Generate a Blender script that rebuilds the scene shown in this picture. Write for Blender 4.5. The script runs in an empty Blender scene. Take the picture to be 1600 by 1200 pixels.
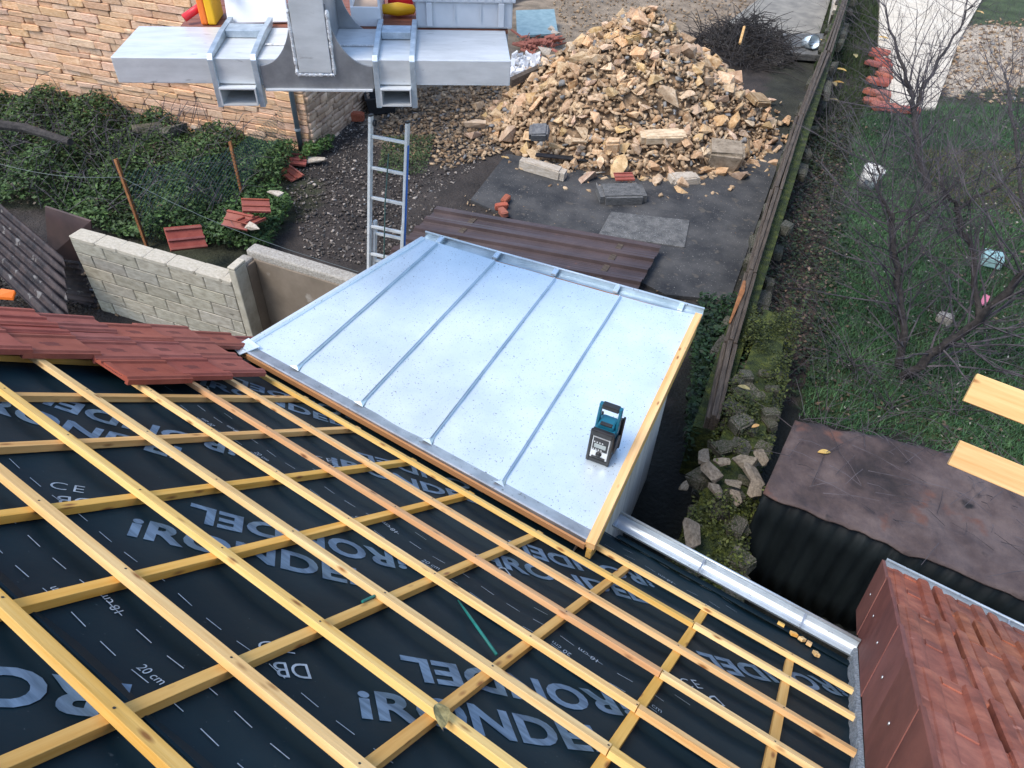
import bpy, bmesh, math, random
import numpy as np
from mathutils import Vector, Matrix, noise
random.seed(7); rng = np.random.default_rng(7)
scn = bpy.context.scene
col = scn.collection
# ------------------------------------------------------------------ camera, sky, sun, exposure
CR = np.array([[0.8274243938, 0.4060337612, -0.3879503284],      # columns: camera right, down, forward
               [0.5606009310, -0.5564925114, 0.6132231901],
               [0.0330978658, -0.7248811416, -0.6880783835]])
H = 6.2; F = 1133.0
cam = bpy.data.objects.new('camera', bpy.data.cameras.new('camera'))
col.objects.link(cam)
cam.matrix_world = Matrix(((CR[0,0], -CR[0,1], -CR[0,2], 0), (CR[1,0], -CR[1,1], -CR[1,2], 0), (CR[2,0], -CR[2,1], -CR[2,2], H), (0,0,0,1)))
cam.data.sensor_width = 36; cam.data.lens = 36*F/1600; cam.data.clip_end = 500; cam.data.clip_start = .05
scn.camera = cam
SUN_EL, SUN_AZ = math.radians(58), math.radians(205)      # azimuth measured from +Y towards +X
w = bpy.data.worlds.new('World'); scn.world = w; w.use_nodes = True
nt = w.node_tree; sky = nt.nodes.new('ShaderNodeTexSky'); sky.sky_type = 'NISHITA'; sky.sun_disc = False
sky.sun_elevation = SUN_EL; sky.sun_rotation = SUN_AZ; sky.dust_density = 1.0; sky.air_density = 1.0; sky.ozone_density = 1.0
bg = nt.nodes['Background']; nt.links.new(sky.outputs[0], bg.inputs[0]); bg.inputs[1].default_value = .15
sun = bpy.data.objects.new('sun', bpy.data.lights.new('sun', 'SUN')); col.objects.link(sun)
sun.data.energy = 1.45; sun.data.angle = math.radians(25); sun.data.color = (1, .96, .90)
sd = Vector((math.sin(SUN_AZ)*math.cos(SUN_EL), math.cos(SUN_AZ)*math.cos(SUN_EL), math.sin(SUN_EL)))
sun.rotation_euler = sd.to_track_quat('Z', 'Y').to_euler(); sun.location = (0, 0, 20)
scn.view_settings.view_transform = 'Standard'; scn.view_settings.look = 'None'
scn.view_settings.exposure = 1.2; scn.view_settings.gamma = 1
scn.render.engine = 'CYCLES'; scn.cycles.max_bounces = 5; scn.cycles.diffuse_bounces = 3; scn.cycles.glossy_bounces = 3; scn.cycles.transparent_max_bounces = 4
# ------------------------------------------------------------------ geometry helpers
def P(x, y, z=0.0):
    "the point of the place at height z seen in direction (x, y)"
    r = CR @ np.array([x-800, y-600, F]); k = (z-H)/r[2]
    return Vector((r[0]*k, r[1]*k, z))
def PD(x, y, d):
    r = CR @ np.array([x-800, y-600, F])*(d/F); return Vector((r[0], r[1], r[2]+H))
def pix(p):
    q = CR.T @ np.array([p[0], p[1], p[2]-H]); return 800+F*q[0]/q[2], 600+F*q[1]/q[2]
NR = Vector((0, .6293, .7771)); VR = Vector((0, .7771, -.6293)); XR = Vector((1, 0, 0)); D = 1.4
ORG = Vector((0, 0, H)) - D*NR
def RP(x, v, h=0.0): return ORG + XR*x + VR*v + NR*h
def RM(x, v, h=0.0, rz=0.0, rx=0.0):
    m = Matrix((XR, VR, NR)).transposed().to_4x4()
    return Matrix.Translation(RP(x, v, h)) @ m @ Matrix.Rotation(rz, 4, 'Z') @ Matrix.Rotation(rx, 4, 'X')
class MB:
    def __init__(s): s.v = []; s.f = []
    def add(s, vs, fs):
        n = len(s.v); s.v += [Vector(v) for v in vs]; s.f += [tuple(i+n for i in f) for f in fs]; return s
    def box(s, o, a, b, c):
        "corner o and three edge vectors"
        o, a, b, c = map(Vector, (o, a, b, c))
        if a.cross(b).dot(c) < 0: a, b = b, a
        return s.add([o, o+a, o+a+b, o+b, o+c, o+a+c, o+a+b+c, o+b+c], [(0,3,2,1),(4,5,6,7),(0,1,5,4),(1,2,6,5),(2,3,7,6),(3,0,4,7)])
    def bx(s, x0, x1, y0, y1, z0, z1): return s.box((x0,y0,z0), (x1-x0,0,0), (0,y1-y0,0), (0,0,z1-z0))
    def prism(s, poly, ext):
        poly = [Vector(p) for p in poly]; ext = Vector(ext); n = len(poly)
        nor = Vector((0,0,0))
        for i in range(n): nor += (poly[i]-poly[0]).cross(poly[(i+1)%n]-poly[0])
        if nor.dot(ext) < 0: poly.reverse()
        return s.add(poly+[p+ext for p in poly], [tuple(range(n))[::-1], tuple(range(n, 2*n))]+[(i, (i+1)%n, (i+1)%n+n, i+n) for i in range(n)])
    def tube(s, pts, r, n=6, cap=True):
        pts = [Vector(p) for p in pts]; m = len(pts)
        if not hasattr(r, '__len__'): r = [r]*m
        base = len(s.v); up = Vector((.31, .17, .93))
        for i, p in enumerate(pts):
            t = (pts[min(i+1, m-1)]-pts[max(i-1, 0)]).normalized()
            a = t.cross(up)
            if a.length < 1e-3: a = t.cross(Vector((1, 0, 0)))
            a.normalize(); b = t.cross(a)
            for k in range(n):
                q = 2*math.pi*k/n; s.v.append(p+(a*math.cos(q)+b*math.sin(q))*r[i])
        for i in range(m-1):
            for k in range(n):
                s.f.append((base+i*n+k, base+i*n+(k+1)%n, base+(i+1)*n+(k+1)%n, base+(i+1)*n+k))
        if cap: s.f.append(tuple(base+k for k in range(n))[::-1]); s.f.append(tuple(base+(m-1)*n+k for k in range(n)))
        return s
    def lathe(s, prof, M=Matrix(), n=20):
        base = len(s.v)
        for r, z in prof:
            for k in range(n): s.v.append(M @ Vector((r*math.cos(2*math.pi*k/n), r*math.sin(2*math.pi*k/n), z)))
        for i in range(len(prof)-1):
            for k in range(n): s.f.append((base+i*n+k, base+i*n+(k+1)%n, base+(i+1)*n+(k+1)%n, base+(i+1)*n+k))
        return s
    def xf(s, M): s.v = [M @ v for v in s.v]; return s
    def mesh(s, name, smooth=False, cols=None):
        me = bpy.data.meshes.new(name); me.from_pydata([tuple(v) for v in s.v], [], s.f)
        if smooth: me.polygons.foreach_set('use_smooth', [True]*len(me.polygons))
        return me
def npmesh(name, V, Fc, cols=None):
    me = bpy.data.meshes.new(name); V = np.asarray(V, np.float32); Fc = np.asarray(Fc, np.int32); k = Fc.shape[1]
    me.vertices.add(len(V)); me.vertices.foreach_set('co', V.ravel())
    me.loops.add(Fc.size); me.loops.foreach_set('vertex_index', Fc.ravel())
    me.polygons.add(len(Fc)); me.polygons.foreach_set('loop_start', np.arange(0, Fc.size, k, dtype=np.int32))
    me.polygons.foreach_set('loop_total', np.full(len(Fc), k, np.int32))
    me.update(calc_edges=True)
    if cols is not None:
        a = me.color_attributes.new('Col', 'FLOAT_COLOR', 'POINT'); c = np.ones((len(V), 4), np.float32); c[:, :3] = cols
        a.data.foreach_set('color', c.ravel())
    return me
def link(name, me, mat, parent=None, M=None):
    o = bpy.data.objects.new(name, me); col.objects.link(o)
    if mat is not None and not me.materials: me.materials.append(mat)
    if parent is not None:
        o.parent = parent
        if parent.type == 'EMPTY': o.matrix_parent_inverse = Matrix.Translation(-parent.location)
    if M is not None: o.matrix_basis = M
    return o
def obj(name, mb, mat, parent=None, smooth=False, bevel=0, M=None):
    o = link(name, mb.mesh(name, smooth), mat, parent, M)
    if bevel:
        b = o.modifiers.new('bevel', 'BEVEL'); b.width = bevel; b.segments = 2; b.limit_method = 'ANGLE'
    return o
def tag(o, label=None, cat=None, group=None, kind=None):
    if label: o['label'] = label
    if cat: o['category'] = cat
    if group: o['group'] = group
    if kind: o['kind'] = kind
    return o
def thing(name, loc, label, cat, group=None):
    o = bpy.data.objects.new(name, None); col.objects.link(o); o.location = Vector(loc); o.empty_display_size = .2
    return tag(o, label, cat, group)
# ------------------------------------------------------------------ material helper
def pm(name, c1, c2=None, c3=None, scale=4, rough=.8, metal=0, bump=0, bscale=None, stretch=(1,1,1), rand=0, spec=.4, coord='Object',
       speck=None, vcol=False, detail=6, contrast=(.35,.65), speck2=None, roughvar=0, bdist=.02):
    m = bpy.data.materials.new(name); m.use_nodes = True; T = m.node_tree; N = T.nodes; L = T.links
    b = N['Principled BSDF']; b.inputs['Roughness'].default_value = rough; b.inputs['Metallic'].default_value = metal; b.inputs['Specular IOR Level'].default_value = spec
    tc = N.new('ShaderNodeTexCoord'); mp = N.new('ShaderNodeMapping'); mp.inputs['Scale'].default_value = stretch
    if coord == 'World':
        ge = N.new('ShaderNodeNewGeometry'); L.new(ge.outputs['Position'], mp.inputs[0])
    else: L.new(tc.outputs[coord], mp.inputs[0])
    vec = mp.outputs[0]
    oi = None
    if rand:
        oi = N.new('ShaderNodeObjectInfo'); ad = N.new('ShaderNodeVectorMath'); ad.operation = 'ADD'
        mu = N.new('ShaderNodeVectorMath'); mu.operation = 'SCALE'; L.new(oi.outputs['Random'], mu.inputs['Scale']); mu.inputs[0].default_value = (37, 53, 71)
        L.new(vec, ad.inputs[0]); L.new(mu.outputs[0], ad.inputs[1]); vec = ad.outputs[0]
    no = N.new('ShaderNodeTexNoise'); no.inputs['Scale'].default_value = scale; no.inputs['Detail'].default_value = detail; no.inputs['Roughness'].default_value = .62; L.new(vec, no.inputs['Vector'])
    ra = N.new('ShaderNodeValToRGB'); L.new(no.outputs[0], ra.inputs[0]); e = ra.color_ramp.elements
    e[0].position, e[1].position = contrast; e[0].color = (*c1, 1); e[1].color = (*(c2 or c1), 1)
    if c3: q = e.new((contrast[0]+contrast[1])/2); q.color = (*c3, 1)
    out = ra.outputs[0]
    for sp in (speck, speck2):
        if sp:                                   # (scale, threshold, colour, stretch)
            n2 = N.new('ShaderNodeTexNoise'); n2.inputs['Scale'].default_value = sp[0]; n2.inputs['Detail'].default_value = 4
            if len(sp) > 3:
                m2 = N.new('ShaderNodeMapping'); m2.inputs['Scale'].default_value = sp[3]; L.new(vec, m2.inputs[0]); L.new(m2.outputs[0], n2.inputs['Vector'])
            else: L.new(vec, n2.inputs['Vector'])
            r2 = N.new('ShaderNodeValToRGB'); L.new(n2.outputs[0], r2.inputs[0]); r2.color_ramp.elements[0].position = sp[1]; r2.color_ramp.elements[1].position = sp[1]+.06
            mx = N.new('ShaderNodeMixRGB'); L.new(r2.outputs[0], mx.inputs[0]); L.new(out, mx.inputs[1]); mx.inputs[2].default_value = (*sp[2], 1); out = mx.outputs[0]
    if rand:
        hs = N.new('ShaderNodeHueSaturation'); L.new(out, hs.inputs['Color'])
        mr = N.new('ShaderNodeMapRange'); L.new(oi.outputs['Random'], mr.inputs[0]); mr.inputs[3].default_value = 1-rand; mr.inputs[4].default_value = 1+rand
        L.new(mr.outputs[0], hs.inputs['Value'])
        f = N.new('ShaderNodeMath'); f.operation = 'MULTIPLY_ADD'; L.new(oi.outputs['Random'], f.inputs[0]); f.inputs[1].default_value = 17.3; f.inputs[2].default_value = 0
        f2 = N.new('ShaderNodeMath'); f2.operation = 'FRACT'; L.new(f.outputs[0], f2.inputs[0])
        m3 = N.new('ShaderNodeMapRange'); L.new(f2.outputs[0], m3.inputs[0]); m3.inputs[3].default_value = 1-rand*.9; m3.inputs[4].default_value = 1+rand*.6; L.new(m3.outputs[0], hs.inputs['Saturation'])
        f3 = N.new('ShaderNodeMath'); f3.operation = 'MULTIPLY'; L.new(oi.outputs['Random'], f3.inputs[0]); f3.inputs[1].default_value = 5.7
        f4 = N.new('ShaderNodeMath'); f4.operation = 'FRACT'; L.new(f3.outputs[0], f4.inputs[0])
        m4 = N.new('ShaderNodeMapRange'); L.new(f4.outputs[0], m4.inputs[0]); m4.inputs[3].default_value = .5-rand*.05; m4.inputs[4].default_value = .5+rand*.05; L.new(m4.outputs[0], hs.inputs['Hue'])
        out = hs.outputs[0]
    if vcol:
        at = N.new('ShaderNodeVertexColor'); at.layer_name = 'Col'; mx = N.new('ShaderNodeMixRGB'); mx.blend_type = 'MULTIPLY'; mx.inputs[0].default_value = 1
        L.new(out, mx.inputs[1]); L.new(at.outputs[0], mx.inputs[2]); out = mx.outputs[0]
    L.new(out, b.inputs['Base Color'])
    if roughvar:
        mr = N.new('ShaderNodeMapRange'); L.new(no.outputs[0], mr.inputs[0]); mr.inputs[1].default_value = .3; mr.inputs[2].default_value = .7
        mr.inputs[3].default_value = rough-roughvar; mr.inputs[4].default_value = rough+roughvar; L.new(mr.outputs[0], b.inputs['Roughness'])
    if bump:
        nb = N.new('ShaderNodeTexNoise'); nb.inputs['Scale'].default_value = bscale or scale*3; nb.inputs['Detail'].default_value = 5; L.new(vec, nb.inputs['Vector'])
        bp = N.new('ShaderNodeBump'); bp.inputs['Strength'].default_value = bump; bp.inputs['Distance'].default_value = bdist; L.new(nb.outputs[0], bp.inputs['Height']); L.new(bp.outputs[0], b.inputs['Normal'])
    return m
def woodmat(name, c1, c2, knot, rand=.12):
    "sawn timber, grain along local X"
    m = pm(name, c1, c2, scale=1.0, stretch=(1.3, 28, 28), rough=.62, bump=.12, bscale=2.2, rand=rand, spec=.3, contrast=(.28,.72))
    T = m.node_tree; N = T.nodes; L = T.links; b = N['Principled BSDF']
    src = b.inputs['Base Color'].links[0].from_socket
    tc = N['Texture Coordinate']; oi = [n for n in N if n.type == 'OBJECT_INFO'][0]
    mp = N.new('ShaderNodeMapping'); mp.inputs['Scale'].default_value = (6.5, 20, 20); L.new(tc.outputs['Object'], mp.inputs[0])
    mu = N.new('ShaderNodeVectorMath'); mu.operation = 'SCALE'; mu.inputs[0].default_value = (91, 13, 7); L.new(oi.outputs['Random'], mu.inputs['Scale'])
    ad = N.new('ShaderNodeVectorMath'); L.new(mp.outputs[0], ad.inputs[0]); L.new(mu.outputs[0], ad.inputs[1])
    vo = N.new('ShaderNodeTexVoronoi'); vo.inputs['Scale'].default_value = 1.0; vo.inputs['Randomness'].default_value = 1; L.new(ad.outputs[0], vo.inputs['Vector'])
    r = N.new('ShaderNodeValToRGB'); L.new(vo.outputs['Distance'], r.inputs[0]); e = r.color_ramp.elements
    e[0].position = .08; e[0].color = (.95,.95,.95,1); e[1].position = .24; e[1].color = (0,0,0,1)
    sp = N.new('ShaderNodeSeparateColor'); L.new(vo.outputs['Color'], sp.inputs[0])
    gt = N.new('ShaderNodeMath'); gt.operation = 'GREATER_THAN'; gt.inputs[1].default_value = .45; L.new(sp.outputs[0], gt.inputs[0])
    ml = N.new('ShaderNodeMath'); ml.operation = 'MULTIPLY'; L.new(r.outputs[0], ml.inputs[0]); L.new(gt.outputs[0], ml.inputs[1])
    mx = N.new('ShaderNodeMixRGB'); L.new(ml.outputs[0], mx.inputs[0]); L.new(src, mx.inputs[1]); mx.inputs[2].default_value = (*knot, 1); L.new(mx.outputs[0], b.inputs['Base Color'])
    return m
m_wood = woodmat('batten_wood', (.60,.315,.085), (.82,.55,.235), (.24,.09,.02), .16)
m_woodpink = woodmat('reddish_batten_wood', (.52,.25,.085), (.70,.40,.165), (.16,.06,.025), .08)
m_cwood = woodmat('counter_batten_wood', (.54,.27,.06), (.74,.45,.15), (.24,.09,.025))
m_board = woodmat('planed_board_wood', (.52,.27,.08), (.78,.50,.22), (.30,.12,.03), .05)
m_edge = woodmat('edge_board_wood', (.34,.15,.055), (.48,.24,.10), (.14,.05,.02), .05)
m_fascia = woodmat('fascia_wood', (.62,.34,.06), (.74,.47,.14), (.2,.08,.02), .03)
m_membrane = pm('roofing_underlay', (.0026,.0110,.0170), (.0055,.0190,.0280), scale=1.2, rough=.55, bump=.5, bscale=3.0, spec=.14, speck=(55,.70,(.03,.045,.055)), stretch=(1,1,1), bdist=.012, coord='World')
m_print = pm('blue_white_print', (.028,.060,.100), (.125,.195,.28), scale=7, rough=.6, stretch=(.6,5,5), contrast=(.25,.62))
m_thin = pm('thin_white_print', (.19,.23,.27), (.36,.41,.46), scale=30, rough=.6)
m_zinc = pm('zinc_sheet', (.70,.79,.83), (.82,.90,.93), scale=2.2, rough=.42, metal=.5, bump=.05, bscale=3, spec=.5, roughvar=.05, speck=(70,.645,(.16,.165,.17)), speck2=(150,.66,(.30,.31,.32)), coord='World')
m_zseam = pm('zinc_fold', (.46,.54,.58), (.60,.68,.72), scale=5, rough=.34, metal=.9)
m_zdull = pm('dull_zinc', (.36,.37,.38), (.52,.53,.54), scale=6, rough=.45, metal=.75, speck=(40,.63,(.25,.24,.23)))
m_gutter = pm('gutter_zinc', (.46,.51,.54), (.62,.67,.70), scale=5, rough=.4, metal=.55, speck=(45,.68,(.16,.17,.18)))
m_tile = pm('clay_roof_tile', (.25,.060,.040), (.33,.090,.06), scale=6, rough=.62, bump=.15, bscale=30, rand=.10, spec=.35)
m_tiler = pm('worn_clay_tile', (.20,.060,.036), (.42,.145,.080), (.31,.095,.054), scale=5, rough=.62, bump=.35, bscale=16, rand=.10, spec=.4, speck=(12,.66,(.40,.15,.10)))
m_verge = pm('brown_verge', (.14,.050,.040), (.24,.088,.066), scale=2.2, rough=.72, bump=.25, bscale=9, spec=.3, rand=.08)
m_lead = pm('granular_flashing', (.14,.15,.16), (.33,.36,.38), scale=70, rough=.8, bump=.7, bscale=90)
m_soil = pm('soil', (.62,.62,.62), (1.25,1.25,1.25), scale=2.3, rough=.95, bump=.9, bscale=22, vcol=True, coord='World', speck=(26,.67,(.20,.17,.14)), speck2=(60,.68,(.30,.28,.25)), bdist=.05)
m_conc = pm('dark_concrete', (.024,.025,.027), (.075,.072,.068), scale=1.7, rough=.85, bump=.5, bscale=25, speck=(40,.66,(.30,.28,.25)), speck2=(6,.62,(.085,.075,.062)), detail=9)
m_slab = pm('grey_concrete_slab', (.07,.07,.068), (.15,.145,.135), scale=9, rough=.9, bump=.5, bscale=40, speck=(70,.62,(.3,.3,.29)))
m_block = pm('concrete_block', (.27,.24,.18), (.42,.38,.30), scale=4, rough=.92, bump=.3, bscale=60, rand=.12, speck=(2.2,.66,(.15,.135,.10)))
m_mortar = pm('block_mortar', (.09,.082,.065), (.15,.14,.11), scale=9, rough=.95, bump=.4)
m_blocktop = pm('mortar_capping', (.42,.37,.28), (.55,.49,.39), scale=9, rough=.92, bump=.5, bscale=40, speck=(14,.64,(.25,.22,.17)))
m_render = pm('cement_render', (.16,.125,.09), (.24,.19,.14), scale=2, rough=.9, bump=.15, speck=(3,.66,(.33,.29,.24)))
m_gran = pm('pebbly_concrete', (.26,.23,.19), (.46,.42,.36), scale=50, rough=.95, bump=.8, bscale=70)
m_wstone = pm('limestone_walling', (.60,.335,.185), (.80,.53,.34), (.70,.42,.25), scale=6, rough=.9, bump=.5, bscale=25, rand=.13, speck=(16,.68,(.36,.24,.14)))
m_joint = pm('dark_wall_joint', (.10,.055,.03), (.19,.11,.065), scale=10, rough=.95, bump=.5)
m_sstone = pm('rough_side_stone', (.36,.23,.15), (.58,.41,.28), scale=5, rough=.92, bump=.6, bscale=20, vcol=True)
m_rub = pm('tan_limestone_rubble', (.42,.255,.13), (.66,.47,.285), (.55,.36,.20), scale=5, rough=.92, bump=.6, bscale=24, rand=.22, speck=(9,.66,(.30,.21,.13)))
m_rubs = pm('small_rubble', (.85,.85,.85), (1.1,1.1,1.1), scale=9, rough=.93, bump=.5, bscale=30, vcol=True)
m_grey = pm('grey_stone', (.10,.10,.105), (.19,.185,.18), scale=7, rough=.9, bump=.5, rand=.1)
m_pale = pm('pale_stone', (.38,.31,.23), (.56,.49,.40), scale=7, rough=.9, bump=.6, bscale=25, speck=(8,.62,(.33,.27,.2)))
m_moss = pm('moss', (.016,.026,.008), (.085,.10,.018), (.035,.05,.011), scale=7, rough=.95, bump=1, bscale=40, bdist=.05)
m_mstone = pm('mossy_stone', (.060,.055,.040), (.15,.13,.105), scale=5, rough=.93, bump=.8, bscale=25, rand=.18, speck=(14,.50,(.035,.045,.015)))
m_alu = pm('brushed_aluminium', (.58,.59,.58), (.71,.72,.71), scale=3, stretch=(1.5,5,5), rough=.4, metal=.35, speck=(5,.66,(.46,.46,.45)), bump=.06, bscale=3)
m_alug = pm('grey_cast_aluminium', (.25,.255,.26), (.40,.40,.40), scale=5, rough=.5, metal=.65, bump=.12, bscale=18)
m_galv = pm('galvanised_steel', (.36,.42,.46), (.55,.61,.65), scale=14, rough=.45, metal=.6, bump=.05)
m_weld = pm('weld_bead', (.55,.55,.54), (.75,.75,.74), scale=40, rough=.5, metal=.5, bump=.6, bscale=60)
m_red = pm('red_plastic', (.62,.02,.03), rough=.4); m_orange = pm('orange_plastic', (.85,.18,.02), rough=.45); m_yellow = pm('yellow_plastic', (.80,.42,.01), rough=.45)
m_white = pm('white_board', (.72,.72,.72), (.82,.82,.82), scale=3, rough=.6); m_beige = pm('beige_panel', (.50,.35,.24), (.58,.42,.30), scale=2, rough=.7)
m_black = pm('black_plastic', (.012,.012,.013), (.03,.03,.032), scale=9, rough=.5)
m_crate = pm('grey_plastic', (.46,.48,.50), (.54,.56,.58), scale=3, rough=.5)
m_ply = pm('brown_deck_ply', (.17,.055,.03), (.27,.10,.055), scale=3, stretch=(2,25,25), rough=.55)
m_brown = pm('brown_coated_sheet', (.050,.033,.030), (.085,.058,.053), scale=1.5, rough=.35, spec=.5, bump=.05, speck=(5,.67,(.14,.07,.05)))
m_rust = pm('rusty_sheet', (.020,.017,.018), (.070,.050,.045), scale=5, rough=.7, metal=.2, bump=.2, speck=(6,.62,(.17,.155,.14)))
m_rustp = pm('rusty_post', (.20,.075,.025), (.34,.14,.05), scale=14, rough=.8, bump=.3)
m_wire = pm('grey_wire', (.10,.12,.12), rough=.5, metal=.5); m_gwire = pm('green_wire', (.05,.10,.085), rough=.5)
m_dark = pm('dark_corrugated', (.005,.008,.010), (.016,.022,.025), scale=4, rough=.5, metal=.2, stretch=(1,1,.3))
m_felt = pm('old_roofing_felt', (.026,.019,.018), (.115,.085,.078), (.066,.046,.043), scale=1.8, rough=.8, bump=.9, bscale=6, speck=(2.4,.60,(.115,.055,.040)), speck2=(3,.66,(.012,.011,.012)), detail=10, bdist=.05)
m_bark = pm('weathered_bark_wood', (.045,.033,.024), (.125,.095,.070), scale=4, stretch=(1,14,14), rough=.9, bump=.9, bscale=6)
m_tree = pm('dark_bark', (.020,.017,.016), (.055,.047,.042), scale=12, rough=.9, bump=.5, speck=(20,.68,(.14,.14,.11)))
m_twig = pm('bare_twig', (.030,.026,.029), (.11,.094,.10), scale=5, rough=.9)
m_leaf = pm('green_leaf', (.7,.7,.7), (1.25,1.25,1.25), scale=3, rough=.6, vcol=True, spec=.3)
m_grass = pm('grass_blade', (.8,.8,.8), (1.15,1.15,1.15), scale=2, rough=.7, vcol=True, spec=.2)
m_cream = pm('cream_concrete', (.55,.47,.36), (.66,.58,.46), scale=3, rough=.9, bump=.2, speck=(5,.68,(.40,.32,.23)))
m_brick = pm('red_brick', (.28,.075,.05), (.42,.13,.085), scale=9, rough=.9, bump=.4, rand=.15)
m_bucket = pm('white_plastic', (.66,.64,.58), (.76,.74,.68), scale=3, rough=.45)
m_teal = pm('teal_plastic', (.008,.11,.17), (.012,.14,.21), scale=6, rough=.42)
m_silver = pm('silver_panel', (.55,.55,.55), rough=.35, metal=.4); m_lcd = pm('lcd', (.33,.37,.36), rough=.25)
m_green = pm('green_cord', (.005,.12,.10), (.01,.18,.15), scale=20, rough=.5)
m_wallr = pm('house_render', (.34,.29,.22), (.46,.40,.32), scale=3, rough=.92, bump=.3)
m_zwall = pm('limewashed_planks', (.46,.41,.34), (.70,.65,.57), scale=2, stretch=(6,6,.5), rough=.9, bump=.3, bscale=6)
m_turq = pm('turquoise_plastic', (.30,.46,.43), rough=.5); m_pink = pm('pink_plastic', (.75,.22,.30), rough=.5)
m_leafd = pm('dry_leaf', (.19,.155,.06), (.36,.30,.13), scale=20, rough=.7, bump=.4)
m_leafy = pm('yellow_leaf', (.55,.28,.03), (.62,.40,.08), scale=10, rough=.7, rand=.2)
m_bluesheet = pm('blue_grey_sheet', (.16,.25,.27), (.24,.34,.36), scale=6, rough=.6, bump=.2)
m_pipe = pm('grey_pipe', (.13,.16,.18), (.19,.22,.24), scale=6, rough=.5)

# ================================================================== the ground
def inpoly(X, Y, poly):
    c = np.zeros(X.shape, bool); n = len(poly)
    for i in range(n):
        x1, y1 = poly[i][:2]; x2, y2 = poly[(i+1) % n][:2]
        if y1 == y2: continue
        c ^= ((y1 > Y) != (y2 > Y)) & (X < (x2-x1)*(Y-y1)/(y2-y1)+x1)
    return c
def gp(*pts, z=0): return [tuple(P(x, y, z)) for x, y in pts]
def fbm(X, Y, s, seed=0):
    "cheap smooth noise in numpy"
    r = np.random.default_rng(seed); o = np.zeros_like(X); a = 1
    for k in range(4):
        for j in range(3):
            th = r.uniform(0, 6.28); ph = r.uniform(0, 6.28, 2); fr = s*2**k*r.uniform(.7, 1.3)
            o += a*np.sin((X*np.cos(th)+Y*np.sin(th))*fr+ph[0])*np.cos((Y*np.cos(th)-X*np.sin(th))*fr*.8+ph[1])/3
        a *= .55
    return o
Z_tan = gp((545,165),(640,100),(900,-40),(1300,-40),(1290,40),(1225,62),(1110,40),(1090,150),(800,170),(760,230),(700,215),(640,250))
Z_grass = gp((1345,150),(1600,140),(1800,160),(1700,1000),(1190,900),(1215,700),(1300,330))
Z_green = gp((1480,-40),(1800,-40),(1800,60),(1520,60))
Z_beige = gp((1450,40),(1800,40),(1760,160),(1600,165),(1480,150))
Z_olive = gp((1430,225),(1760,230),(1720,350),(1560,350),(1440,300))
Z_veg = gp((-120,140),(240,165),(480,215),(490,330),(400,420),(230,400),(90,330),(-120,330))
Z_pit_shade = gp((1000,640),(1130,500),(1240,640),(1600,740),(1600,1100),(1340,1100),(900,860))  # pit between the walls: deep shade painted into its soil colour
Z_litter = gp((1240,250),(1320,240),(1300,420),(1260,600),(1150,700),(1150,560),(1200,400))
nx, ny = 240, 240
xs = np.linspace(-26, 9, nx); ys = np.linspace(-6, 34, ny); GX, GY = np.meshgrid(xs, ys)
jx = GX+.35*fbm(GX, GY, 2.0, 1); jy = GY+.35*fbm(GX, GY, 2.0, 2)
GZ = .03*fbm(GX, GY, 1.3, 3)+.02*fbm(GX, GY, 5, 4)-.03
C = np.zeros(GX.shape+(3,)); C[:] = (.042,.034,.029)
def paint(poly, c): C[inpoly(jx, jy, poly)] = c
paint(Z_tan, (.25,.19,.13)); paint(Z_green, (.05,.07,.025)); paint(Z_beige, (.42,.34,.25)); paint(Z_grass, (.035,.05,.016)); paint(Z_olive, (.15,.125,.055)); paint(Z_veg, (.030,.032,.016)); paint(Z_litter, (.05,.036,.03)); paint(Z_pit_shade, (.014,.015,.012))
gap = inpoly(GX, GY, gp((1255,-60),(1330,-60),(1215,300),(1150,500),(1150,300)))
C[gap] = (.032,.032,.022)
C *= (1+.25*fbm(GX, GY, 3, 5))[..., None]
V = np.stack([GX, GY, GZ], -1).reshape(-1, 3); idx = np.arange(nx*ny).reshape(ny, nx)
Fq = np.stack([idx[:-1,:-1], idx[:-1,1:], idx[1:,1:], idx[1:,:-1]], -1).reshape(-1, 4)
b = len(V); ex = np.array([[-26,-6,-.03],[9,-6,-.03],[9,34,-.03],[-26,34,-.03],[-150,-150,-.03],[150,-150,-.03],[150,250,-.03],[-150,250,-.03]])
V = np.vstack([V, ex]); Fq = np.vstack([Fq, [[b+4,b+5,b+1,b],[b+5,b+6,b+2,b+1],[b+6,b+7,b+3,b+2],[b+7,b+4,b,b+3]]])
tag(link('ground', npmesh('ground', V, Fq, np.vstack([C.reshape(-1, 3), np.tile((.08,.075,.04), (8, 1))])), m_soil), kind='structure')

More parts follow.
